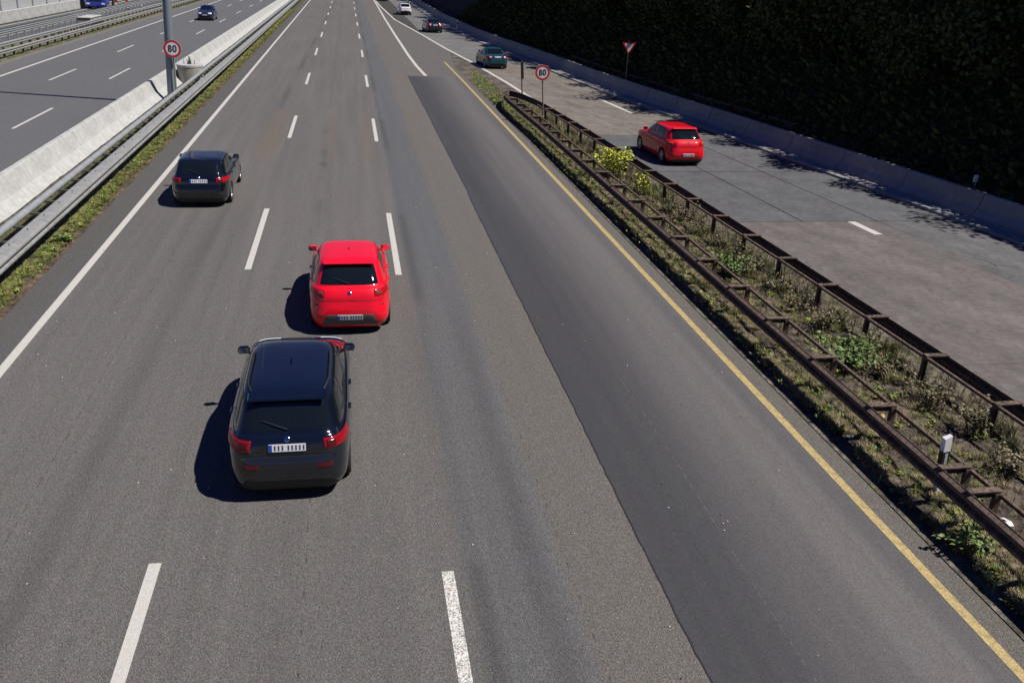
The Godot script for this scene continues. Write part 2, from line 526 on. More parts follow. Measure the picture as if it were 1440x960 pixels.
func opp_colour(x: float, d: float) -> Color:
	var c := Color(0.128, 0.133, 0.138) * (1.0 + 0.05 * macro.get_noise_2d(x * 2.0, d * 0.5) + 0.05 * meso.get_noise_2d(x * 3.0, d * 0.05))
	if x < -18.6: c = tint(c, Color(0.155, 0.155, 0.15), 0.7)
	if x < -20.2: c = tint(c, Color(0.22, 0.205, 0.17), 0.6 + 0.4 * meso.get_noise_2d(x * 3.0, d))
	return Color(c.r, c.g, c.b)
func build_opposite_side():
	var road := structure("road", sheet(steps(-20.8, -7.75, 0.25), far_steps(-5.0, 420.0, 0.6, 1.02), func(_x, _d): return LOW, opp_colour), M.smooth_asphalt)
	tag(road, "dark grey opposite carriageway beyond the white concrete barrier")
	var dash := flat_strip(-0.075, 0.075, 0, 5.9, 0)
	for n in range(0, 14):
		part(road, "lane_marking", dash, M.paint, Transform3D(Basis(), P(-12.0, LOW + 0.004, 32.6 + 17.6 * (n - 1))))
		part(road, "lane_marking", dash, M.paint, Transform3D(Basis(), P(-15.12, LOW + 0.004, 31.4 + 17.6 * (n - 1))))
	part(road, "edge_line", flat_strip(-18.42, -18.2, -5, 320, LOW + 0.004), M.paint)
	part(road, "edge_line", flat_strip(-8.75, -8.6, -5, 320, LOW + 0.004), M.paint)
	# dry strip with the rails, then the side road below the noise wall
	var verge := structure("verge", sheet(steps(-24.6, -20.75, 0.3), far_steps(0.0, 420.0, 0.5, 1.02), func(x, d): return LOW + 0.06 * macro.get_noise_2d(x * 4.0, d * 3.0) + 0.02, func(x, d): return tint(Color(0.26, 0.23, 0.15), Color(0.15, 0.17, 0.05), 0.5 + 1.2 * macro.get_noise_2d(x * 5.0, d * 3.0))), M.earth)
	tag(verge, "dry grassy strip under the far guardrails")
	var side := structure("side_road", sheet(steps(-30.9, -24.5, 0.4), far_steps(0.0, 420.0, 1.0, 1.02), func(_x, _d): return LOW + 0.01, func(x, d): return Color(0.10, 0.105, 0.11) * (1.0 + 0.08 * macro.get_noise_2d(x * 2.0, d * 0.5))), M.smooth_asphalt)
	tag(side, "narrow dark side road below the pale noise wall")
	part(side, "edge_line", flat_strip(-30.4, -30.25, 0, 300, LOW + 0.015), M.paint)
	# noise wall
	var wall := thing("noise_wall", P(-31.4, LOW, 60), "pale grey panelled noise wall with white concrete base beside side road", "wall")
	var foot := MB.new(); foot.box(Vector3(0.5, 1.15, 4.97), Transform3D(Basis(), Vector3(0, 0.575, 0)), 0.03)
	var pan := MB.new()
	for k in 4: pan.box(Vector3(0.14, 0.97, 4.78), Transform3D(Basis(), Vector3(0, 0.5 + k, 0)), 0.02)
	var pst := MB.new(); pst.box(Vector3(0.26, 4.2, 0.2), Transform3D(Basis(), Vector3(0, 2.1, 0)), 0.02)
	var fm := foot.mesh(); var pm := pan.mesh(); var sm := pst.mesh()
	for k in 34:
		var dz := 5.0 * k - 3.4
		part(wall, "base_block", fm, M.concrete, Transform3D(Basis(), Vector3(0, 0, -dz - 2.5)))
		part(wall, "panel", pm, M.wall_panel, Transform3D(Basis(), Vector3(-0.1, 1.15, -dz - 2.5)))
		part(wall, "post", sm, M.pole, Transform3D(Basis(), Vector3(-0.06, 1.15, -dz)))

func ramp_colour(x: float, d: float, bay: int, lane: int) -> Color:
	var c := Color(0.165, 0.150, 0.135)           # dusty concrete
	if bay == 1: c = Color(0.112, 0.115, 0.122)   # grey relaid slabs
	if bay == 0 and lane == 2: c = Color(0.125, 0.124, 0.126)
	if bay == 0 and lane < 2: c = Color(0.148, 0.132, 0.126)
	if bay == 2: c = Color(0.195, 0.175, 0.148)
	if bay == 3: c = Color(0.170, 0.170, 0.165)
	var s := meso.get_noise_2d(x * 1.5 + 90.0 + d * 0.35, d * 0.25)
	c = c * (1.0 + 0.26 * s * (0.4 if bay == 1 else 1.0) + 0.16 * macro.get_noise_2d(x * 3.0, d * 1.2))
	return Color(c.r, c.g, c.b)
func dirt(d: float) -> float: return pl(RAMP_LEFT, d) + 0.42 * (1.0 - smoothstep(32.0, 42.0, d))
func build_ramp():
	var root := Node3D.new()
	root.name = numbered("ramp_road")
	root.set_meta("kind", "structure")
	add_child(root)
	tag(root, "concrete slab slip road merging from the right")
	# dark bedding under the joints
	var b := MB.new()
	var ds := far_steps(-7.0, 230.0, 1.0, 1.015)
	for i in ds.size() - 1:
		b.quad(P(pl(RAMP_LEFT, ds[i]) - 0.25, -0.03, ds[i]), P(bar(ds[i]) - 0.2, -0.03, ds[i]), P(bar(ds[i + 1]) - 0.2, -0.03, ds[i + 1]), P(pl(RAMP_LEFT, ds[i + 1]) - 0.25, -0.03, ds[i + 1]))
	part(root, "bedding", b.mesh(), M.seam)
	var fr := [0.0, 0.35, 0.665, 1.0]
	var cross := [-7.0, -1.5, 5.0, 10.5, 16.15, 23.6, 31.6, 35.0, 40.0, 45.0, 50.0, 56.0, 62.0, 68.0, 75.0, 83.0, 92.0, 104.0, 118.0, 135.0, 155.0, 180.0, 225.0]
	for i in cross.size() - 1:
		var bay := 0
		if cross[i] > -7.0 and cross[i] < 16.0 and cross[i] != 5.0: continue
		var nxt: float = {-7.0: 5.0, 5.0: 16.15}.get(cross[i], cross[i + 1])
		if cross[i] >= 16.0: bay = 1
		if cross[i] >= 31.5: bay = 2
		if cross[i] >= 62.0: bay = 3
		for lane in 3:
			var m := MB.new()
			var gap := 0.022 if bay == 1 else (0.004 if bay == 0 else 0.010)
			if bay == 0 and lane == 0: continue
			var rows := int(maxf(4, (nxt - cross[i]) / 0.4)); var cols := 9 if bay > 0 else 26
			var f0: float = 0.0 if bay == 0 and lane == 1 else fr[lane]
			for r in rows + 1:
				var d := lerpf(cross[i] + gap, nxt - gap, float(r) / rows)
				var L := dirt(d) - 0.2; var R := bar(d) - 1.35
				for q in cols + 1:
					var x := lerpf(lerpf(L, R, f0) + gap, lerpf(L, R, fr[lane + 1]) - gap, float(q) / cols)
					m.col = ramp_colour(x, d, bay, lane)
					m.vert(P(x, 0.0, d), Vector3.UP)
			var kc := cols + 1
			for r in rows:
				for q in cols:
					var a := r * kc + q
					m.ix.append_array([a, a + kc, a + 1, a + 1, a + kc, a + kc + 1])
			part(root, "slab", m.mesh(), M.slab)
	# kerb and gutter along the barrier
	b = MB.new()
	var path := []
	for d in ds: path.append([P(bar(d) - 1.2, 0, d), Vector3.RIGHT])
	b.extrude([Vector2(-0.12, -0.05), Vector2(0.12, -0.05), Vector2(0.12, 0.075), Vector2(0.08, 0.09), Vector2(-0.10, 0.085), Vector2(-0.12, 0.06)], path)
	part(root, "kerb", b.mesh(), M.old_concrete)
	b = MB.new()
	for i in ds.size() - 1:
		b.quad(P(bar(ds[i]) - 1.1, 0.03, ds[i]), P(bar(ds[i]) - 0.3, 0.035, ds[i]), P(bar(ds[i + 1]) - 0.3, 0.035, ds[i + 1]), P(bar(ds[i + 1]) - 1.1, 0.03, ds[i + 1]))
	part(root, "gutter", b.mesh(), M.old_concrete)
	# markings
	part(root, "lane_marking", poly_line([[18.96, 14.6], [18.86, 16.1]], 0.28, 0.005), M.paint)
	part(root, "lane_marking", poly_line([[18.10, 38.6], [17.62, 44.9]], 0.22, 0.005), M.paint)
	part(root, "edge_line", poly_line([[13.42, 42.5], [13.14, 50.0], [12.4, 62.9], [11.45, 74.6], [10.35, 92.0], [8.74, 115.0], [8.05, 150.0], [7.75, 190.0]], 0.24, 0.009), M.paint)
	for cr in [[[20.55, 12.2], [20.75, 11.75], [20.7, 11.3]], [[20.2, 11.35], [20.75, 11.5], [21.3, 11.2]], [[19.0, 14.5], [19.35, 14.45], [19.6, 14.5]]]:
		part(root, "crack", poly_line(cr, 0.03, 0.004), M.seam)
	# median earth between the two roads
	var mx := steps(0.0, 1.0, 0.06)
	var mb := MB.new()
	var mds := far_steps(-7.0, 47.0, 0.25, 1.0)
	for d in mds:
		for t in mx:
			var x := lerpf(10.6, dirt(d) - 0.15, t)
			var bump := 0.05 * macro.get_noise_2d(x * 9.0, d * 9.0) + 0.03 * meso.get_noise_2d(x * 3.0, d * 3.0)
			mb.col = median_colour(x, d)
			mb.vert(P(x, 0.015 + (0.07 + bump) * smoothstep(0.0, 0.12, t) * (1.0 - smoothstep(0.9, 1.0, t)), d), Vector3.UP)
	var kk := mx.size()
	for i in mds.size() - 1:
		for j in kk - 1:
			var a := i * kk + j
			mb.ix.append_array([a, a + kk, a + 1, a + 1, a + kk, a + kk + 1])
	tag(structure("median", mb.mesh(), M.earth), "weedy earth strip between the rusty guardrails")
	# gravelly nose of the gore
	var gn := MB.new()
	var gds := steps(46.9, 72.0, 0.5)
	for d in gds:
		for t in mx:
			var l := 10.6 if d < 60 else lerpf(10.6, 11.5, (d - 60) / 12.0)
			var x := lerpf(l, maxf(pl(RAMP_LEFT, d) - 0.15, l + 0.02), t)
			gn.col = tint(Color(0.22, 0.185, 0.145), Color(0.12, 0.10, 0.085), 0.5 + 1.3 * macro.get_noise_2d(x * 6.0, d * 4.0))
			gn.vert(P(x, 0.012 + 0.02 * bell(t, 0.5, 0.3), d), Vector3.UP)
	for i in gds.size() - 1:
		for j in kk - 1:
			var a := i * kk + j
			gn.ix.append_array([a, a + kk, a + 1, a + 1, a + kk, a + kk + 1])
	tag(structure("gore", gn.mesh(), M.earth), "dusty brown nose of earth between merging roads")
	# joint sheet under the gore so that no gap shows between road and ramp
	part(root, "shoulder", sheet(steps(10.6, 16.0, 0.3), far_steps(58.0, 230.0, 1.0, 1.02), func(_x, _d): return -0.006, func(x, d): return road_colour(minf(x, 10.2), d)), M.asphalt)

func median_colour(x: float, d: float) -> Color:
	var t := macro.get_noise_2d(x * 8.0, d * 6.0)
	var c := tint(Color(0.185, 0.140, 0.105), Color(0.085, 0.062, 0.050), 0.5 + 1.2 * t)
	c = tint(c, Color(0.24, 0.215, 0.165), 0.75 * smoothstep(13.2, 13.8, x + 0.3 * d / 10.0) * clampf(0.75 + 1.6 * meso.get_noise_2d(x * 2.0 + 7.0, d * 1.7), 0.2, 1.0) + 0.7 * (1.0 - smoothstep(10.6, 10.75, x)))
	c = tint(c, Color(0.10, 0.115, 0.03), clampf(1.5 * meso.get_noise_2d(x * 1.3, d * 1.1), 0.0, 0.7))
	return Color(c.r, c.g, c.b)

func bank_height(x: float, d: float) -> float:
	var u := x - bar(d) - 0.75
	if u < 0.0: return 0.02
	return 0.05 + 0.62 * maxf(u - 0.4, 0.0) * smoothstep(0.0, 2.0, u) + 0.18 * macro.get_noise_2d(x * 3.0, d * 2.0) * smoothstep(0.0, 2.0, u)
func build_bank():
	var b := MB.new()
	var ds := far_steps(-8.0, 330.0, 0.8, 1.012)
	var us := far_steps(0.35, 40.0, 0.4, 1.07)
	for d in ds:
		for u in us:
			var x: float = bar(d) + u
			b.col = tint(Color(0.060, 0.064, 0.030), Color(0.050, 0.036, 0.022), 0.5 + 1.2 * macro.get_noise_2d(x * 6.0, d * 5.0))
			var hgt := minf(bank_height(x, d), 13.0)
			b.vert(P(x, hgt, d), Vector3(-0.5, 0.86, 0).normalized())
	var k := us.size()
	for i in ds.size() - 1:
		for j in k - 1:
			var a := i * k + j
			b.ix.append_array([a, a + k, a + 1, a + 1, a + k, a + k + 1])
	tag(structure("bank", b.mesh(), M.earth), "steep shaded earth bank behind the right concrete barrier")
	# verge between the main carriageway and the left barrier, one raised strip
	var v := sheet(steps(-7.9, -4.72, 0.12), far_steps(-7.0, 330.0, 0.3, 1.01), func(x, d): return 0.01 + (0.05 + 0.03 * macro.get_noise_2d(x * 8.0, d * 6.0)) * smoothstep(-4.74, -5.0, x), func(x, d):
		var c := tint(Color(0.10, 0.11, 0.03), Color(0.19, 0.13, 0.085), smoothstep(-5.05, -4.78, x + 0.15 * macro.get_noise_2d(x, d * 5.0)))
		c = tint(c, Color(0.16, 0.12, 0.07), clampf(1.2 * meso.get_noise_2d(x * 1.5, d * 1.2), 0.0, 0.6))
		return tint(c, Color(0.15, 0.12, 0.10), 0.7 * (1.0 - smoothstep(-6.9, -6.5, x))))
	tag(structure("grass_verge", v, M.earth), "narrow grassy strip under the galvanised guardrail")
	var s := MB.new()
	s.col = Color(0.12, 0.11, 0.09)
	s.quad(P(-7.86, -0.7, -7), P(-7.86, -0.7, 330), P(-7.86, 0.02, 330), P(-7.86, 0.02, -7))
	part(get_node("grass_verge"), "edge_face", s.mesh(), M.old_concrete)

# ------------------------------------------------------------------ barriers and guardrails
func loop_mesh(poly: Array, d0: float, d1: float) -> ArrayMesh:
	var b := MB.new()
	b.extrude(poly, [[P(0, 0, d0), Vector3.RIGHT], [P(0, 0, d1), Vector3.RIGHT]])
	return b.mesh()
func build_left_barrier():
	var t := thing("concrete_barrier", P(-7.78, 0, 20), "white concrete safety barrier between the two carriageways", "barrier")
	var prof := [Vector2(-0.62, LOW - 0.4), Vector2(0.66, -0.6), Vector2(0.66, 0.06), Vector2(0.62, 0.09), Vector2(0.36, 0.36), Vector2(0.11, 0.885), Vector2(0.085, 0.905), Vector2(-0.085, 0.905), Vector2(-0.11, 0.885), Vector2(-0.34, 0.30), Vector2(-0.6, 0.0)]
	var seg := loop_mesh(prof, 0.008, 5.992)
	for k in 44:
		part(t, "barrier_segment", seg, M.concrete, Transform3D(Basis(), P(0, 0, 6.0 * k - 24.0)))
func build_right_barrier():
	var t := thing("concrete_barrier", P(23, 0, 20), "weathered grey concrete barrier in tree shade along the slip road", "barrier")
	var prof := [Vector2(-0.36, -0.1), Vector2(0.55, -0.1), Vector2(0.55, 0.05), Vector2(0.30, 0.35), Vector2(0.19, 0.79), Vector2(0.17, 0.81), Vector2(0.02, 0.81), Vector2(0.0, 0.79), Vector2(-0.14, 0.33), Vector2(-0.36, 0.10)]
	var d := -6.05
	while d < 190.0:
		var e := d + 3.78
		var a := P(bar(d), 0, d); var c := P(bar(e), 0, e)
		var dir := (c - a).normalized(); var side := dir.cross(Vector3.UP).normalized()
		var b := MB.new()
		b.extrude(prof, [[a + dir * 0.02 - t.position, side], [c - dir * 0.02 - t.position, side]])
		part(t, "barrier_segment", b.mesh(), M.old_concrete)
		d = e
	# low drainage rail standing in the leaves behind the barrier
	var g := thing("guardrail", P(23, 0, 40), "dim old guardrail hidden in shade behind the right concrete barrier", "guardrail")
	var dd := 30.0
	while dd < 62.0:
		var a := P(bar(dd) + 1.3, 0.62, dd) - g.position; var c := P(bar(dd + 4.0) + 1.3, 0.62, dd + 4.0) - g.position
		var side := (c - a).normalized().cross(Vector3.UP).normalized()
		var b := MB.new()
		b.extrude(w_profile(-1.0), [[a, side], [c, side]])
		part(g, "beam", b.mesh(), M.rusty)
		var pm := MB.new(); pm.box(Vector3(0.1, 1.0, 0.06), Transform3D(Basis(), a + Vector3(0.1, -0.25, 0)))
		part(g, "post", pm.mesh(), M.rusty)
		dd += 4.0

func w_profile(face: float, y0 := 0.0) -> Array:
	# double wave beam, 0.31 m high; face +1 bulges to +side
	var line := [Vector2(0.0, 0.0), Vector2(0.012, 0.018), Vector2(0.075, 0.048), Vector2(0.082, 0.06), Vector2(0.082, 0.095), Vector2(0.075, 0.107), Vector2(0.010, 0.14), Vector2(0.004, 0.155), Vector2(0.010, 0.17), Vector2(0.075, 0.203), Vector2(0.082, 0.215), Vector2(0.082, 0.25), Vector2(0.075, 0.262), Vector2(0.012, 0.292), Vector2(0.0, 0.31)]
	var o := []
	for p in line: o.append(Vector2(p.x * face, p.y + y0))
	for i in range(line.size() - 1, -1, -1): o.append(Vector2((line[i].x - 0.012) * face, line[i].y + y0))
	return o

func build_left_rail():
	var t := thing("guardrail", P(-5.6, 0, 20), "long galvanised double guardrail on the grass beside white barrier", "guardrail")
	var near := loop_mesh(w_profile(1.0), 0.0, 4.03)
	var cap := loop_mesh([Vector2(-0.14, 0.0), Vector2(0.10, -0.02), Vector2(0.105, 0.0), Vector2(0.09, 0.018), Vector2(-0.12, 0.04), Vector2(-0.14, 0.03)], 0.0, 4.0)
	var tb := MB.new()
	tb.tube([P(0, 0, 0), P(0, 0, 4.0)], 0.10, 0.10, 14, false)
	var tube := tb.mesh()
	var pb := MB.new()
	pb.box(Vector3(0.10, 0.62, 0.012), Transform3D(Basis(), Vector3(0, 0.31, 0.03)))
	pb.box(Vector3(0.012, 0.62, 0.06), Transform3D(Basis(), Vector3(0.045, 0.31, 0)))
	pb.box(Vector3(0.012, 0.62, 0.06), Transform3D(Basis(), Vector3(-0.045, 0.31, 0)))
	var post := pb.mesh()
	var sb := MB.new()
	sb.box(Vector3(0.72, 0.06, 0.05), Transform3D(), 0.010)
	var spacer := sb.mesh()
	var bo := MB.new()
	bo.lathe([Vector2(0.0, 0.022), Vector2(0.015, 0.02), Vector2(0.02, 0.0)], Transform3D(), 8)
	var bolt := bo.mesh()
	for k in 46:
		var d := 4.0 * k - 26.0
		part(t, "beam", near, M.zinc, Transform3D(Basis(), P(0.37, 0.44, d)))
		part(t, "cap_rail", cap, M.zinc, Transform3D(Basis(), P(0.25, 0.745, d)))
		part(t, "top_tube", tube, M.zinc_clean, Transform3D(Basis(), P(-0.43, 0.68, d)))
	for k in 130:
		var d := 1.3333 * k - 26.0
		part(t, "post", post, M.zinc, Transform3D(Basis(), P(0.0, 0.0, d)))
		part(t, "spacer", spacer, M.zinc_dull, Transform3D(Basis(), P(-0.05, 0.57, d)))
		if d < 40: part(t, "bolt", bolt, M.cast_iron, Transform3D(Basis(), P(0.25, 0.78, d + 0.4)))

func rail_path(table_x: Callable, d0: float, d1: float, s: float) -> Array:
	var o := []
	for d in steps(d0, d1, s): o.append(P(table_x.call(d), 0, d))
	return o
func beam_run(t: Node3D, called: String, pts: Array, y: float, face: float, m: Material, off: float):
	# one beam part between each pair of points; neighbours overlap by their shared end
	for i in pts.size() - 1:
		var s := []
		for e in [i, i + 1]:
			var a: Vector3 = pts[maxi(e - 1, 0)]; var c: Vector3 = pts[mini(e + 1, pts.size() - 1)]
			s.append((c - a).normalized().cross(Vector3.UP).normalized())
		var b := MB.new()
		b.extrude(w_profile(face, y), [[pts[i] + s[0] * off - t.position, s[0]], [pts[i + 1] + s[1] * off - t.position, s[1]]])
		part(t, called, b.mesh(), m)
func build_median_rails():
	var pb := MB.new()
	pb.box(Vector3(0.10, 0.74, 0.014), Transform3D(Basis(), Vector3(0, 0.37, 0.028)))
	pb.box(Vector3(0.014, 0.74, 0.06), Transform3D(Basis(), Vector3(0.045, 0.37, 0)))
	pb.box(Vector3(0.014, 0.74, 0.06), Transform3D(Basis(), Vector3(-0.045, 0.37, 0)))
	var post := pb.mesh()
	var sb := MB.new()
	sb.box(Vector3(0.52, 0.028, 0.125), Transform3D(Basis(), Vector3(0, 0.05, 0)), 0.006)
	sb.box(Vector3(0.50, 0.075, 0.03), Transform3D(Basis(), Vector3(0, 0.0, 0)), 0.004)
	sb.box(Vector3(0.46, 0.014, 0.08), Transform3D(Basis(), Vector3(0, -0.04, 0)))
	var spacer := sb.mesh()
	var bo := MB.new()
	bo.lathe([Vector2(0.0, 0.02), Vector2(0.014, 0.018), Vector2(0.018, 0.0)], Transform3D(), 6)
	var bolt := bo.mesh()
	# front rail, beside the yellow line, its end turned towards the rear rail
	var f := thing("guardrail", P(11.4, 0, 10), "rusty brown guardrail running beside the yellow edge line", "guardrail")
	var fx := func(d): return 11.15 if d < 30 else 11.15 - 0.012 * (d - 30)
	var fp := rail_path(fx, -6.0, 38.0, 2.0)
	var tip := fp.duplicate()
	tip.append_array([P(11.10, 0, 39.6), P(11.25, 0, 40.6), P(11.55, 0, 41.2)])
	beam_run(f, "beam", tip, 0.44, -1.0, M.rusty, 0.0)
	var inner := []
	for p in fp: inner.append(p + Vector3(0.46, 0, 0))
	belt_run(f, inner, 0.68, M.rusty)
	for k in 23:
		var d := 2.0 * k - 4.0
		var x: float = fx.call(d)
		if d > 38: break
		part(f, "post", post, M.rusty, Transform3D(Basis(Vector3.UP, rng.randf_range(-0.05, 0.05)), P(x + 0.42, 0, d - 0.04) - f.position))
		part(f, "spacer", spacer, M.rusty, Transform3D(Basis(Vector3.BACK, rng.randf_range(-0.03, 0.03)), P(x + 0.22, 0.72, d) - f.position))
		part(f, "bolt", bolt, M.cast_iron, Transform3D(Basis(), P(x + 0.36, 0.782, d) - f.position))
	# extra spacer where two beams are spliced
	part(f, "post", post, M.rusty, Transform3D(Basis(), P(11.57, 0, -0.7) - f.position))
	part(f, "spacer", spacer, M.rusty, Transform3D(Basis(), P(11.37, 0.72, -0.66) - f.position))
	# rear rail, beside the slip road
	var r := thing("guardrail", P(13.3, 0, 10), "rusty brown guardrail along the dusty slip road edge", "guardrail")
	var rx := func(d): return pl(REAR_RAIL, d)
	var rp := rail_path(rx, -6.0, 36.0, 2.0)
	var outer := []
	for p in rp: outer.append(p + Vector3(0.46, 0, 0))
	var ends := outer.duplicate()
	ends.append_array([P(12.45, 0, 38.0), P(12.15, 0, 39.9), P(11.75, 0, 41.0), P(11.56, 0, 41.25)])
	beam_run(r, "beam", ends, 0.44, 1.0, M.rusty, 0.0)
	belt_run(r, rp, 0.70, M.rusty)
	for k in 22:
		var d := 2.04 * k - 4.26
		if d > 36: break
		var x: float = rx.call(d)
		part(r, "post", post, M.rusty, Transform3D(Basis(Vector3.UP, PI + rng.randf_range(-0.05, 0.05)), P(x + 0.04, 0, d + 0.05) - r.position))
		part(r, "spacer", spacer, M.rusty, Transform3D(Basis(Vector3.BACK, rng.randf_range(-0.03, 0.03)), P(x + 0.22, 0.72, d) - r.position))
		part(r, "bolt", bolt, M.cast_iron, Transform3D(Basis(), P(x + 0.1, 0.782, d) - r.position))
func belt_run(t: Node3D, pts: Array, y: float, m: Material):
	var prof := [Vector2(-0.03, 0.0), Vector2(0.03, 0.0), Vector2(0.03, 0.05), Vector2(0.02, 0.058), Vector2(-0.02, 0.058), Vector2(-0.03, 0.05)]
	var pr := []
	for p in prof: pr.append(p + Vector2(0, y))
	for i in pts.size() - 1:
		var s: Vector3 = (pts[i + 1] - pts[i]).normalized().cross(Vector3.UP).normalized()
		var b := MB.new()
		b.extrude(pr, [[pts[i] - t.position, s], [pts[i + 1] - t.position, s]])
		part(t, "tie_belt", b.mesh(), m)

func build_far_rails():
	var spots := [[-21.15, 0.62, "galvanised guardrail with rusty posts along the opposite carriageway", M.zinc, 1.0], [-22.5, 0.72, "middle galvanised guardrail on the dry strip, second from the opposite carriageway", M.zinc_clean, 1.0], [-24.1, 0.95, "tall two bar guardrail along the side road below noise wall", M.zinc_clean, -1.0]]
	var pb := MB.new(); pb.box(Vector3(0.12, 0.75, 0.14), Transform3D(Basis(), Vector3(0, 0.375, 0)))
	var post := pb.mesh()
	for i in 3:
		var s: Array = spots[i]
		var t := thing("guardrail", P(s[0], LOW, 80), s[2], "guardrail", "far guardrails")
		var w := loop_mesh(w_profile(s[4]), 0.0, 4.02)
		for k in 40:
			var d := 20.0 + 4.0 * k - 80.0
			part(t, "beam", w, s[3], Transform3D(Basis(), P(0.07 * s[4], s[1] - 0.31, d)))
			if i == 2: part(t, "beam", w, s[3], Transform3D(Basis(), P(0.07 * s[4], s[1], d)))
			for e in 2: part(t, "post", post, M.rusty if i == 0 else M.zinc, Transform3D(Basis(), P(-0.05 * s[4], 0.0, d + 2.0 * e + 0.3)))
	# pale concrete foundation block between the rails
	var blk := thing("concrete_block", P(-23.3, LOW, 92.0), "pale concrete foundation block between the far guardrails", "block")
	var b := MB.new(); b.box(Vector3(1.3, 0.85, 4.4), Transform3D(Basis(), Vector3(0, 0.425, 0)), 0.05)
	part(blk, "block", b.mesh(), M.cast)
	b = MB.new(); b.box(Vector3(1.4, 0.08, 4.5), Transform3D(Basis(), Vector3(0, 0.89, 0)), 0.02)
	part(blk, "top_slab", b.mesh(), M.concrete)

# ------------------------------------------------------------------ signs, pole, marker posts
func disc(r: float, y0: float, y1: float) -> ArrayMesh:
	var b := MB.new()
	b.lathe([Vector2(0, y0), Vector2(r, y0), Vector2(r, y1), Vector2(0, y1)], Transform3D(Basis(Vector3.RIGHT, PI / 2), Vector3.ZERO), 40)
	return b.mesh()
func ring(r0: float, r1: float, z: float) -> ArrayMesh:
	var b := MB.new()
	for j in 48:
		var a := TAU * j / 48; var c := TAU * (j + 1) / 48
		b.quad(Vector3(cos(a) * r0, sin(a) * r0, z), Vector3(cos(a) * r1, sin(a) * r1, z), Vector3(cos(c) * r1, sin(c) * r1, z), Vector3(cos(c) * r0, sin(c) * r0, z))
	return b.mesh()
func speed_sign(t: Node3D, at: Vector3, r: float):
	# faces +z (towards the oncoming driver)
	var s := part(t, "sign_face", disc(r, -0.012, 0.0), M.sign_white, Transform3D(Basis(), at))
	part(s, "red_ring", ring(r * 0.74, r * 0.985, 0.003), M.sign_red)
	part(s, "sign_back", disc(r * 0.995, -0.028, -0.014), M.sign_back)
	var f := SystemFont.new()
	f.font_names = PackedStringArray(["Droid Sans"])
	f.font_weight = 700
	var tm := TextMesh.new()
	tm.text = "80"
	tm.font = f
	tm.font_size = 64
	tm.pixel_size = r * 0.0165
	tm.depth = 0.004
	tm.curve_step = 1.0
	part(s, "numeral", tm, M.sign_black, Transform3D(Basis().scaled(Vector3(0.92, 1.0, 1.0)), Vector3(0, 0, 0.005)))

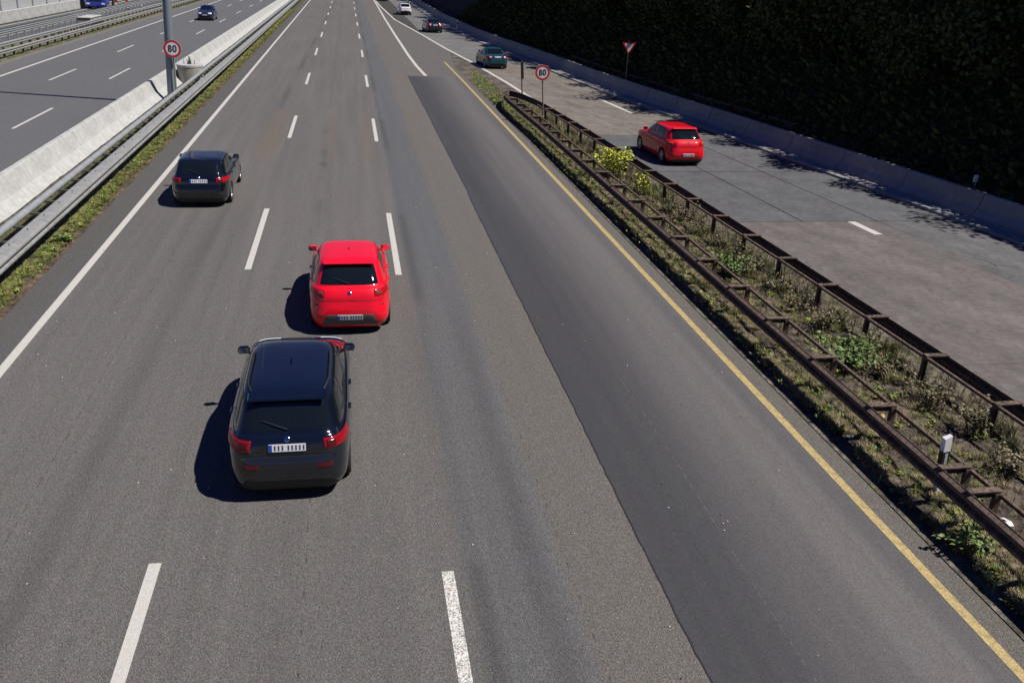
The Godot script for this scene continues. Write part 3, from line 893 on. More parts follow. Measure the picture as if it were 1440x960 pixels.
func build_signs():
	# big pole standing behind the left rail
	var lean := Basis(Vector3.BACK, -0.045)
	var pole := thing("sign_pole", P(-6.62, 0, 40.6), "thick tall grey steel mast beside left speed limit sign", "pole")
	var b := MB.new()
	b.tube([Vector3(0, -0.1, 0), lean * Vector3(0, 8.0, 0), lean * Vector3(0, 18.0, 0)], 0.245, 0.17, 8)
	part(pole, "shaft", b.mesh(), M.pole)
	b = MB.new(); b.box(Vector3(0.75, 0.04, 0.75), Transform3D(Basis(), Vector3(0, 0.1, 0)), 0.01)
	part(pole, "base_plate", b.mesh(), M.pole)
	var gs := thing("speed_sign", P(-6.40, 0, 40.25), "round 80 speed limit sign in front of thick grey mast", "road sign", "80 speed limit signs")
	speed_sign(gs, Vector3(0.09, 2.62, 0), 0.44)
	b = MB.new(); b.tube([Vector3(0.06, 0.1, -0.06), Vector3(0.09, 2.9, -0.06)], 0.03, 0.03, 8)
	part(gs, "post", b.mesh(), M.post)
	b = MB.new(); b.box(Vector3(0.4, 0.05, 0.04), Transform3D(Basis(), Vector3(-0.05, 2.4, -0.08)))
	part(gs, "bracket", b.mesh(), M.post)
	# round concrete shaft with a valve on its lid
	var sh := thing("concrete_shaft", P(-6.72, 0, 47.6), "round concrete manhole shaft behind the galvanised guardrail", "shaft")
	b = MB.new()
	b.lathe([Vector2(0.74, 0.0), Vector2(0.74, 0.93), Vector2(0.72, 0.95)], Transform3D(), 32)
	part(sh, "ring", b.mesh(), M.cast)
	b = MB.new()
	b.lathe([Vector2(0.7, 0.95), Vector2(0.76, 0.95), Vector2(0.76, 1.07), Vector2(0.74, 1.09), Vector2(0.0, 1.09)], Transform3D(), 32)
	part(sh, "lid", b.mesh(), M.concrete)
	b = MB.new()
	b.lathe([Vector2(0.11, 1.08), Vector2(0.09, 1.2), Vector2(0.05, 1.3), Vector2(0.03, 1.52), Vector2(0.0, 1.53)], Transform3D(), 10)
	part(sh, "valve", b.mesh(), M.cast_iron)
	for k in 4:
		b = MB.new()
		b.tube([Vector3(-0.3 + 0.2 * k, 1.08, 0.12), Vector3(-0.3 + 0.2 * k, 1.36, 0.12)], 0.018, 0.018, 6)
		part(sh, "bolt", b.mesh(), M.cast_iron)
	# 80 sign in the rusty median
	var rl := Basis(Vector3.BACK, 0.075)
	var rs := thing("speed_sign", P(12.39, 0.05, 35.3), "round 80 speed limit sign on thin post between rusty guardrails", "road sign", "80 speed limit signs")
	rs.basis = rl
	b = MB.new(); b.tube([Vector3(0, -0.05, 0), Vector3(0, 2.75, 0)], 0.036, 0.036, 10)
	part(rs, "post", b.mesh(), M.post)
	b = MB.new(); b.box(Vector3(0.2, 0.28, 0.2), Transform3D(Basis(), Vector3(0, 0.1, 0)), 0.02)
	part(rs, "footing", b.mesh(), M.old_concrete)
	speed_sign(rs, Vector3(0, 2.38, 0.07), 0.375)
	for y in [2.2, 2.55]:
		b = MB.new(); b.box(Vector3(0.3, 0.035, 0.03), Transform3D(Basis(), Vector3(0, y, 0.035)))
		part(rs, "bracket", b.mesh(), M.post)
	# sign seen edge on, facing the slip road
	var es := thing("road_sign", P(12.24, 0.05, 40.4), "dark narrow road sign seen edge on beside the 80 sign", "road sign")
	es.basis = rl
	b = MB.new(); b.tube([Vector3(0, -0.05, 0), Vector3(0, 2.3, 0)], 0.045, 0.045, 10)
	part(es, "post", b.mesh(), M.post)
	b = MB.new(); b.box(Vector3(0.03, 0.95, 0.34), Transform3D(Basis(), Vector3(0.06, 1.95, 0)), 0.01)
	part(es, "panel", b.mesh(), M.sign_back)
	b = MB.new(); b.box(Vector3(0.13, 0.94, 0.02), Transform3D(Basis(), Vector3(0.02, 1.95, 0.18)), 0.005)
	part(es, "frame", b.mesh(), M.black_plastic)
	# give way sign on the bank
	var gx := 20.45
	var gw := thing("give_way_sign", P(gx, bank_height(gx, 47.8), 47.8), "red and white give way triangle on dark wooded bank", "road sign")
	var gy := 2.68 - bank_height(gx, 47.8)
	b = MB.new(); b.tube([Vector3(0, -0.2, -0.05), Vector3(0, gy + 0.5, -0.05)], 0.036, 0.036, 8)
	part(gw, "post", b.mesh(), M.post)
	var tri := func(s: float, z: float, th: float) -> ArrayMesh:
		var q := MB.new()
		q.extrude([Vector2(0, -0.577 * s), Vector2(0.5 * s, 0.289 * s), Vector2(-0.5 * s, 0.289 * s)], [[Vector3(0, 0, z), Vector3.RIGHT], [Vector3(0, 0, z - th), Vector3.RIGHT]])
		return q.mesh()
	var face := part(gw, "sign_face", tri.call(0.90, 0.0, 0.012), M.sign_red, Transform3D(Basis(), Vector3(0, gy + 0.1, 0)))
	part(face, "white_field", tri.call(0.60, 0.004, 0.003), M.sign_white, Transform3D(Basis(), Vector3(0, 0.01, 0)))
	part(face, "sign_back", tri.call(0.88, -0.013, 0.01), M.sign_back)
	# marker posts
	marker(P(11.50, 0.03, 0.36), "white marker post with black band behind the rusty guardrail", 0.0, 0.08)
	marker(P(bar(18.0) + 0.75, 0.1, 18.0), "dim marker post behind the shaded right concrete barrier", -0.2, 0.0)
	marker(P(bar(101.0) - 0.55, 0.0, 101.0), "far pale marker post in front of the right concrete barrier", 0.0, 0.0)
func marker(at: Vector3, label: String, turn: float, lean: float):
	var t := thing("marker_post", at, label, "marker post", "roadside marker posts")
	t.basis = Basis(Vector3.BACK, lean) * Basis(Vector3.UP, turn)
	var prof := [Vector2(-0.06, 0.05), Vector2(0.06, 0.035), Vector2(0.06, -0.035), Vector2(-0.06, -0.05)]
	var mk := func(y0: float, y1: float, slope: float, grow: float) -> ArrayMesh:
		var b := MB.new()
		var lo := []; var hi := []
		for p in prof:
			lo.append(Vector3(p.x * grow, y0, p.y * grow)); hi.append(Vector3(p.x * grow, y1 + slope * p.x, p.y * grow))
		for i in 4: b.quad(lo[i], lo[(i + 1) % 4], hi[(i + 1) % 4], hi[i])
		b.quad(hi[0], hi[1], hi[2], hi[3])
		return b.mesh()
	part(t, "shaft", mk.call(0.0, 0.56, 0.0, 1.0), M.white_plastic)
	var band := part(t, "black_band", mk.call(0.56, 0.80, 0.0, 1.04), M.black_plastic)
	var b := MB.new(); b.box(Vector3(0.045, 0.18, 0.004), Transform3D(Basis(), Vector3(0.0, 0.68, 0.047)))
	part(band, "reflector", b.mesh(), M.reflector)
	part(t, "cap", mk.call(0.80, 1.04, 0.35, 1.0), M.white_plastic)

# ------------------------------------------------------------------ vehicles
class Hull:
	# a stack of plan outlines; each row: y, half width, front z, rear z, corner power, extra y at the front end, extra y at the rear end
	var rows: Array
	var wheels: Array      # z of the axles
	var wr: float
	var arch: float
	func at(r: float) -> Array:
		var k := rows.size()
		var i := clampi(int(floor(r)), 0, k - 2)
		var t := clampf(r - i, 0.0, 1.0)
		var a: Array = rows[maxi(i - 1, 0)]; var b: Array = rows[i]; var c: Array = rows[i + 1]; var d: Array = rows[mini(i + 2, k - 1)]
		var o := []
		for q in 7: o.append(cubic_interpolate(b[q], c[q], a[q], d[q], t) if q != 4 else lerpf(b[q], c[q], t))
		return o
	func p(r: float, a: float) -> Vector3:
		var e := at(r)
		var s := fposmod(a, 4.0)
		var q := Vector2.ZERO
		if s < 1.0: q = Vector2(-1.0 + 2.0 * s, 1.0)
		elif s < 2.0: q = Vector2(1.0, 1.0 - 2.0 * (s - 1.0))
		elif s < 3.0: q = Vector2(1.0 - 2.0 * (s - 2.0), -1.0)
		else: q = Vector2(-1.0, -1.0 + 2.0 * (s - 3.0))
		var n: float = e[4]
		q = q / pow(pow(absf(q.x), n) + pow(absf(q.y), n), 1.0 / n)
		var mid: float = (e[2] + e[3]) * 0.5
		var half: float = (e[3] - e[2]) * 0.5
		var pos := Vector3(q.x * e[1], e[0] + (e[5] * q.y * q.y if q.y < 0.0 else e[6] * q.y * q.y), mid + q.y * half)
		for w in wheels:
			var dz: float = pos.z - w
			if absf(dz) < arch and absf(pos.x) > 0.5 * e[1]:
				var ay := wr + sqrt(arch * arch - dz * dz)
				if pos.y < ay and pos.y < 0.75: pos.y = ay
		return pos
	func nrm(r: float, a: float) -> Vector3:
		var u := p(r + 0.04, a) - p(r - 0.04, a)
		var v := p(r, a + 0.012) - p(r, a - 0.012)
		return v.cross(u).normalized()
	func side_a(r: float, z: float, right: bool) -> float:
		# parameter on the side where the outline passes z
		var lo := 1.0; var hi := 2.0
		for k in 24:
			var m := (lo + hi) * 0.5
			if p(r, m).z > z: lo = m
			else: hi = m
		return lo if right else 5.0 - lo
	func rear_a(r: float, x: float) -> float:
		var lo := 0.0; var hi := 1.0
		for k in 24:
			var m := (lo + hi) * 0.5
			if p(r, m).x < x: lo = m
			else: hi = m
		return lo

func hull_mesh(h: Hull, r0: float, r1: float, sub := 4, na := 30) -> ArrayMesh:
	var b := MB.new()
	var pts := []
	var rs := int((r1 - r0) * sub)
	var dens := [na, 64, na, 64]
	for i in rs + 1:
		var r := lerpf(r0, r1, float(i) / rs)
		var row := []
		for s in 4:
			for j in dens[s]: row.append(h.p(r, s + float(j) / dens[s]))
		pts.append(row)
	b.grid(pts, true, true)
	return b.mesh()
func hull_patch(h: Hull, cor: Array, off: float, nu := 8, nv := 16, back := 0.012) -> ArrayMesh:
	# corners (r, a): bottom start, bottom end, top end, top start; a slightly raised shell with a skirt
	var b := MB.new()
	var pts := []
	for i in nu + 3:
		var u := clampf(float(i - 1) / nu, 0.0, 1.0)
		var row := []
		for j in nv + 3:
			var v := clampf(float(j - 1) / nv, 0.0, 1.0)
			var lo: Vector2 = cor[0].lerp(cor[1], v); var hi: Vector2 = cor[3].lerp(cor[2], v)
			var q := lo.lerp(hi, u)
			var rim := i == 0 or i == nu + 2 or j == 0 or j == nv + 2
			row.append(h.p(q.x, q.y) + h.nrm(q.x, q.y) * (off - back if rim else off))
		pts.append(row)
	b.grid(pts, true)
	return b.mesh()
func wheel(parent: Node3D, at: Vector3, r: float, w: float, out: float):
	var n := Node3D.new()
	n.name = "wheel"
	parent.add_child(n, true)
	n.position = at
	var ax := Transform3D(Basis(Vector3.BACK, -PI / 2 * out), Vector3.ZERO)
	var b := MB.new()
	b.lathe([Vector2(r * 0.62, -w * 0.5), Vector2(r * 0.9, -w * 0.5), Vector2(r, -w * 0.35), Vector2(r, w * 0.35), Vector2(r * 0.93, w * 0.5), Vector2(r * 0.66, w * 0.5), Vector2(r * 0.62, w * 0.42)], ax, 28)
	part(n, "tyre", b.mesh(), M.rubber)
	b = MB.new()
	b.lathe([Vector2(r * 0.64, w * 0.44), Vector2(r * 0.58, w * 0.42), Vector2(r * 0.54, w * 0.2), Vector2(0.0, w * 0.18)], ax, 28)
	b.lathe([Vector2(r * 0.16, w * 0.2), Vector2(r * 0.15, w * 0.42), Vector2(0.0, w * 0.43)], ax, 12)
	for k in 5:
		var a := TAU * k / 5
		b.box(Vector3(r * 0.46, w * 0.1, r * 0.14), ax * Transform3D(Basis(Vector3.UP, a), Basis(Vector3.UP, a) * Vector3(r * 0.36, w * 0.37, 0)), 0.01)
	part(n, "rim", b.mesh(), M.alloy)

func scale_rows(base: Array, L: float, W: float, H: float) -> Array:
	var o := []
	for r in base: o.append([r[0] * H, r[1] * W, r[2] * L, r[3] * L, r[4], r[5] * H, r[6] * H])
	return o
# unit tables: y in units of roof height, width in half widths, z in half lengths (rear positive)
const HATCH := [
	[0.115, 0.90, -0.95, 0.950, 7.0, 0.0, 0.0],
	[0.20, 0.965, -0.985, 0.985, 7.0, 0.0, 0.0],
	[0.30, 0.985, -1.0, 1.0, 6.5, 0.0, 0.0],
	[0.40, 0.995, -1.0, 0.995, 5.2, 0.0, 0.0],
	[0.50, 1.0, -0.985, 0.970, 5.0, 0.0, 0.0],
	[0.58, 0.99, -0.965, 0.955, 5.0, -0.03, 0.0],
	[0.645, 0.955, -0.92, 0.925, 5.0, -0.09, 0.005],
	[0.67, 0.915, -0.76, 0.900, 5.0, -0.06, 0.01],
	[0.685, 0.885, -0.55, 0.875, 5.0, 0.0, 0.01],
	[0.80, 0.82, -0.39, 0.805, 4.8, 0.0, 0.0],
	[0.905, 0.755, -0.25, 0.720, 4.6, 0.0, 0.0],
	[0.962, 0.685, -0.15, 0.655, 4.4, 0.0, 0.0],
	[0.988, 0.53, -0.07, 0.58, 4.5, 0.0, 0.0],
	[0.998, 0.27, 0.05, 0.47, 4.0, 0.0, 0.0],
	[1.0, 0.01, 0.20, 0.30, 4.0, 0.0, 0.0]]
const WAGON := [
	[0.115, 0.90, -0.95, 0.950, 7.0, 0.0, 0.0],
	[0.20, 0.965, -0.985, 0.985, 7.0, 0.0, 0.0],
	[0.31, 0.985, -1.0, 1.0, 6.5, 0.0, 0.0],
	[0.41, 0.995, -1.0, 0.997, 6.0, 0.0, 0.0],
	[0.51, 1.0, -0.985, 0.975, 6.0, 0.0, 0.0],
	[0.585, 0.99, -0.965, 0.968, 6.0, -0.03, 0.0],
	[0.64, 0.955, -0.92, 0.950, 6.0, -0.09, 0.005],
	[0.665, 0.915, -0.72, 0.932, 6.0, -0.06, 0.01],
	[0.68, 0.885, -0.42, 0.915, 6.0, 0.0, 0.01],
	[0.80, 0.83, -0.25, 0.850, 5.5, 0.0, 0.0],
	[0.905, 0.77, -0.10, 0.790, 5.5, 0.0, 0.0],
	[0.962, 0.70, 0.005, 0.745, 5.0, 0.0, 0.0],
	[0.988, 0.54, 0.08, 0.66, 4.5, 0.0, 0.0],
	[0.998, 0.27, 0.19, 0.52, 4.0, 0.0, 0.0],
	[1.0, 0.01, 0.30, 0.38, 4.0, 0.0, 0.0]]
const VAN := [
	[0.115, 0.90, -0.95, 0.950, 7.0, 0.0, 0.0],
	[0.20, 0.965, -0.985, 0.985, 7.0, 0.0, 0.0],
	[0.31, 0.985, -1.0, 1.0, 6.5, 0.0, 0.0],
	[0.41, 0.995, -1.0, 0.997, 6.0, 0.0, 0.0],
	[0.51, 1.0, -0.985, 0.975, 6.0, 0.0, 0.0],
	[0.585, 0.99, -0.965, 0.968, 6.0, -0.03, 0.0],
	[0.64, 0.955, -0.92, 0.950, 6.0, -0.09, 0.005],
	[0.665, 0.915, -0.82, 0.932, 6.0, -0.06, 0.01],
	[0.68, 0.885, -0.64, 0.915, 6.0, 0.0, 0.01],
	[0.80, 0.83, -0.48, 0.850, 5.5, 0.0, 0.0],
	[0.905, 0.77, -0.34, 0.790, 5.5, 0.0, 0.0],
	[0.962, 0.70, -0.24, 0.745, 5.0, 0.0, 0.0],
	[0.988, 0.54, -0.16, 0.66, 4.5, 0.0, 0.0],
	[0.998, 0.27, 0.0, 0.52, 4.0, 0.0, 0.0],
	[1.0, 0.01, 0.16, 0.28, 4.0, 0.0, 0.0]]
const SEDAN := [
	[0.12, 0.90, -0.95, 0.950, 7.0, 0.0, 0.0],
	[0.22, 0.965, -0.985, 0.988, 7.0, 0.0, 0.0],
	[0.32, 0.985, -1.0, 1.0, 6.5, 0.0, 0.0],
	[0.42, 0.995, -1.0, 0.995, 6.0, 0.0, 0.0],
	[0.52, 1.0, -0.985, 0.98, 6.0, 0.0, 0.0],
	[0.60, 0.98, -0.965, 0.965, 6.0, -0.03, 0.0],
	[0.645, 0.945, -0.92, 0.935, 6.0, -0.08, 0.005],
	[0.665, 0.905, -0.70, 0.78, 6.0, -0.05, 0.005],
	[0.68, 0.87, -0.40, 0.62, 6.0, 0.0, 0.0],
	[0.80, 0.80, -0.25, 0.53, 5.5, 0.0, 0.0],
	[0.91, 0.73, -0.11, 0.43, 5.5, 0.0, 0.0],
	[0.965, 0.66, -0.02, 0.36, 5.0, 0.0, 0.0],
	[0.99, 0.52, 0.04, 0.30, 4.5, 0.0, 0.0],
	[0.998, 0.27, 0.09, 0.24, 4.0, 0.0, 0.0],
	[1.0, 0.01, 0.15, 0.18, 4.0, 0.0, 0.0]]

func make_car(o: Dictionary) -> Node3D:
	var L: float = o.length * 0.5; var W: float = o.width * 0.5; var H: float = o.height
	var t := thing(o.name, o.at, o.label, "car", o.get("group", ""), o.get("turn", 0.0))
	var h := Hull.new()
	h.rows = scale_rows(o.table, L, W, H)
	h.wr = o.get("wheel", 0.315)
	h.arch = h.wr + 0.035
	h.wheels = [-L * 0.62, L * 0.62]
	var body := part(t, "body", hull_mesh(h, 0.0, 14.0), o.paint)
	var b := MB.new()
	b.box(Vector3(W * 1.62, H * 0.36, L * 1.86), Transform3D(Basis(), Vector3(0, H * 0.12 + H * 0.18, 0)), 0.04)
	part(t, "underbody", b.mesh(), M.trim)
	for z in h.wheels:
		for s in [-1.0, 1.0]: wheel(t, Vector3(s * (W - 0.125), h.wr, z), h.wr, 0.21, s)
	# glazing
	var rw: Vector4 = o.get("rear_window", Vector4(8.25, 10.75, 0.78, 0.80))
	part(t, "rear_window", hull_patch(h, [Vector2(rw.x, h.rear_a(rw.x, -W * 0.885 * rw.z)), Vector2(rw.x, h.rear_a(rw.x, W * 0.885 * rw.z)), Vector2(rw.y, h.rear_a(rw.y, W * 0.72 * rw.w)), Vector2(rw.y, h.rear_a(rw.y, -W * 0.72 * rw.w))], 0.004), M.glass)
	part(t, "windscreen", hull_patch(h, [Vector2(8.3, 2.1), Vector2(8.3, 2.9), Vector2(10.9, 2.86), Vector2(10.9, 2.14)], 0.004), M.glass)
	var sw: Array = o.get("side_windows", [[-0.40, 0.06, -0.14, 0.06], [0.10, 0.50, 0.10, 0.46]])
	for s in [true, false]:
		for w in sw:
			var c := [Vector2(8.3, h.side_a(8.3, w[0] * L, s)), Vector2(8.3, h.side_a(8.3, w[1] * L, s)), Vector2(10.6, h.side_a(10.6, w[3] * L, s)), Vector2(10.6, h.side_a(10.6, w[2] * L, s))]
			if s: c = [c[1], c[0], c[3], c[2]]
			part(t, "side_window", hull_patch(h, c, 0.004), M.glass)
		# door: outlined by its shut lines, with a handle
		for zz in o.get("shuts", [-0.45, 0.08, 0.50]):
			var zc: float = zz * L
			var a0 := h.side_a(4.0, zc + 0.006, s); var a1 := h.side_a(4.0, zc - 0.006, s)
			if not s:
				var sw2 := a0; a0 = a1; a1 = sw2
			part(t, "shut_line", hull_patch(h, [Vector2(1.2, a0), Vector2(1.2, a1), Vector2(8.0, a1), Vector2(8.0, a0)], 0.002, 16, 1, 0.004), M.seam)
		for zz in o.get("handles", [0.02, 0.42]):
			var a2 := h.side_a(5.4, zz * L, s)
			b = MB.new(); b.box(Vector3(0.035, 0.03, 0.17), Transform3D(Basis(), h.p(5.4, a2) + Vector3(0.012 if s else -0.012, 0, 0)), 0.01)
			part(t, "door_handle", b.mesh(), o.paint)
		# mirror
		var sg := 1.0 if s else -1.0
		var mp := h.p(8.2, h.side_a(8.2, o.get("mirror_z", -0.27) * L, s)) + Vector3(sg * 0.13, 0.06, 0)
		b = MB.new()
		b.box(Vector3(0.20, 0.14, 0.10), Transform3D(Basis(Vector3.UP, -0.15 * sg), mp), 0.04)
		b.box(Vector3(0.12, 0.03, 0.05), Transform3D(Basis(), mp + Vector3(-sg * 0.11, -0.06, 0)), 0.01)
		var mir := part(t, "door_mirror", b.mesh(), o.get("mirror_paint", o.paint))
		b = MB.new(); b.box(Vector3(0.16, 0.10, 0.006), Transform3D(Basis(Vector3.UP, -0.15 * sg), mp + Vector3(0, 0, 0.052)))
		part(mir, "mirror_glass", b.mesh(), M.chrome)
	# rear: lamps, plate, bumper panel, emblem
	var tl: Array = o.get("tail", [5.0, 6.6, 0.62, 1.0, 0.22])
	for s in [-1.0, 1.0]:
		var corner := 0.0 if s < 0 else 1.0
		var inner := h.rear_a(tl[0], s * W * tl[2])
		var outer: float = corner + s * tl[4] * 0.5
		var c := [Vector2(tl[0], outer), Vector2(tl[0], inner), Vector2(tl[1], inner), Vector2(tl[1], outer)]
		if s > 0: c = [c[1], c[0], c[3], c[2]]
		var lamp := part(t, "tail_light", hull_patch(h, c, 0.010, 8, 16, 0.02), o.get("lamp", M.lamp_red))
		if o.get("amber", false):
			var m2: float = lerpf(inner, outer, 0.35)
			var m3: float = lerpf(inner, outer, 0.8)
			var rr: float = lerpf(tl[0], tl[1], 0.55); var r3: float = lerpf(tl[0], tl[1], 0.85)
			var c2 := [Vector2(rr, m3), Vector2(rr, m2), Vector2(r3, m2), Vector2(r3, m3)]
			if s > 0: c2 = [c2[1], c2[0], c2[3], c2[2]]
			part(lamp, "indicator", hull_patch(h, c2, 0.016, 4, 8, 0.01), M.lamp_amber)
		elif o.get("reverse", true):
			var m4: float = lerpf(inner, outer, 0.08); var m5: float = lerpf(inner, outer, 0.34)
			var r4: float = lerpf(tl[0], tl[1], 0.2); var r5: float = lerpf(tl[0], tl[1], 0.7)
			var c3 := [Vector2(r4, m5), Vector2(r4, m4), Vector2(r5, m4), Vector2(r5, m5)]
			if s > 0: c3 = [c3[1], c3[0], c3[3], c3[2]]
			part(lamp, "reversing_lamp", hull_patch(h, c3, 0.016, 4, 6, 0.01), o.get("reverse_mat", M.lamp_clear))
	if o.has("reflectors"):
		for s in [-1.0, 1.0]:
			var ra := h.rear_a(2.7, s * W * 0.70); var rb := h.rear_a(2.7, s * W * 0.46)
			if s < 0: part(t, "bumper_reflector", hull_patch(h, [Vector2(2.6, ra), Vector2(2.6, rb), Vector2(3.1, rb), Vector2(3.1, ra)], 0.008, 3, 6, 0.012), M.lamp_dark_red)
			else: part(t, "bumper_reflector", hull_patch(h, [Vector2(2.6, rb), Vector2(2.6, ra), Vector2(3.1, ra), Vector2(3.1, rb)], 0.008, 3, 6, 0.012), M.lamp_dark_red)
	var lower: Array = o.get("lower", [0.3, 1.9, 0.75])
	var lp := [Vector2(lower[0], h.rear_a(lower[0], -W * lower[2])), Vector2(lower[0], h.rear_a(lower[0], W * lower[2])), Vector2(lower[1], h.rear_a(lower[1], W * lower[2] * 0.82)), Vector2(lower[1], h.rear_a(lower[1], -W * lower[2] * 0.82))]
	part(t, "rear_bumper", hull_patch(h, lp, 0.006), o.get("bumper", M.trim))
	var pr_: float = o.get("plate_row", 2.4)
	var pp := h.p(pr_, 0.5); var pn := h.nrm(pr_, 0.5)
	var pb := Basis(Vector3.RIGHT, pn.cross(Vector3.RIGHT).normalized() * -1.0, pn)
	if pb.y.y < 0: pb = Basis(Vector3.RIGHT, -pb.y, pn)
	var ptr := Transform3D(pb, pp + pn * 0.012)
	b = MB.new(); b.box(Vector3(0.52, 0.11, 0.012), Transform3D(), 0.003)
	var plate := part(t, "licence_plate", b.mesh(), M.plate, ptr)
	b = MB.new(); b.box(Vector3(0.045, 0.10, 0.004), Transform3D(Basis(), Vector3(-0.232, 0, 0.007)))
	part(plate, "blue_strip", b.mesh(), M.plate_blue)
	b = MB.new(); b.box(Vector3(0.022, 0.07, 0.003), Transform3D())
	var ch := b.mesh()
	for k in 8: part(plate, "character", ch, M.plate_dark, Transform3D(Basis(), Vector3(-0.17 + k * 0.053 + (0.03 if k > 2 else 0.0), 0, 0.007)))
	# shut line of the tailgate
	var gr: float = o.get("gate_row", 4.2)
	part(t, "shut_line", hull_patch(h, [Vector2(gr, h.rear_a(gr, -W * 0.8)), Vector2(gr, h.rear_a(gr, W * 0.8)), Vector2(gr + 0.09, h.rear_a(gr, W * 0.8)), Vector2(gr + 0.09, h.rear_a(gr, -W * 0.8))], 0.002, 1, 20, 0.004), M.seam)
	for s in [-1.0, 1.0]:
		var g0 := h.rear_a(gr, s * W * 0.80 - 0.005); var g1 := h.rear_a(gr, s * W * 0.80 + 0.005)
		var g2 := h.rear_a(8.0, s * W * 0.77 - 0.005); var g3 := h.rear_a(8.0, s * W * 0.77 + 0.005)
		part(t, "shut_line", hull_patch(h, [Vector2(gr, g0), Vector2(gr, g1), Vector2(8.0, g3), Vector2(8.0, g2)], 0.002, 14, 1, 0.004), M.seam)
	var er: float = o.get("emblem_row", 5.6)
	if er > 0.0:
		var ep := h.p(er, 0.5); var en := h.nrm(er, 0.5)
		b = MB.new()
		b.lathe([Vector2(0.042, 0.0), Vector2(0.042, 0.008), Vector2(0.032, 0.012), Vector2(0.0, 0.010)], Transform3D(Basis(Quaternion(Vector3.UP, en)), ep), 16)
		part(t, "emblem", b.mesh(), M.chrome)
	if o.get("wiper", true):
		var w0 := h.p(8.35, 0.5) + h.nrm(8.35, 0.5) * 0.02; var w1 := h.p(8.9, 0.28) + h.nrm(8.9, 0.28) * 0.02
		b = MB.new(); b.tube([w0, (w0 + w1) * 0.5 + h.nrm(8.6, 0.4) * 0.01, w1], 0.010, 0.006, 6)
		part(t, "rear_wiper", b.mesh(), M.trim)
	if o.get("spoiler", false):
		b = MB.new()
		var s0 := h.p(10.9, 0.5)
		b.box(Vector3(W * 1.22, 0.035, 0.20), Transform3D(Basis(Vector3.RIGHT, 0.16), s0 + Vector3(0, 0.035, 0.02)), 0.016)
		part(t, "roof_spoiler", b.mesh(), o.paint)
	if o.get("rails", false):
		for s in [-1.0, 1.0]:
			b = MB.new()
			var rp := []
			for k in 9:
				var z := lerpf(-0.02, 0.66, k / 8.0) * L
				var a := h.side_a(11.3, z, s > 0)
				rp.append(h.p(11.3, a) + Vector3(0, 0.045 if k > 0 and k < 8 else 0.0, 0))
			b.tube(rp, 0.018, 0.018, 8)
			part(t, "roof_rail", b.mesh(), o.get("rail_mat", M.trim))
	# front lamps and grille
	for s in [0, 1]:
		var a0 := 2.06 if s == 0 else 2.70
		part(t, "headlight", hull_patch(h, [Vector2(3.5, a0), Vector2(3.5, a0 + 0.24), Vector2(4.9, a0 + 0.24), Vector2(4.9, a0)], 0.008, 6, 10, 0.015), M.lamp_clear)
	part(t, "grille", hull_patch(h, [Vector2(4.4, 2.36), Vector2(4.4, 2.64), Vector2(5.5, 2.64), Vector2(5.5, 2.36)], 0.006, 4, 8), M.trim)
	part(t, "front_intake", hull_patch(h, [Vector2(1.0, 2.2), Vector2(1.0, 2.8), Vector2(2.4, 2.8), Vector2(2.4, 2.2)], 0.006, 4, 8), M.trim)
	if o.get("front_plate", false):
		var fp := h.p(2.9, 2.5)
		b = MB.new(); b.box(Vector3(0.52, 0.11, 0.012), Transform3D(Basis(), fp + Vector3(0, 0, -0.012)), 0.003)
		part(t, "licence_plate", b.mesh(), M.plate)
	for s in o.get("exhausts", [-0.55]):
		b = MB.new()
		b.tube([Vector3(s * W, 0.22, L * 0.88), Vector3(s * W, 0.215, L * 0.965)], 0.03, 0.03, 10)
		part(t, "exhaust", b.mesh(), M.cast_iron)
	return t

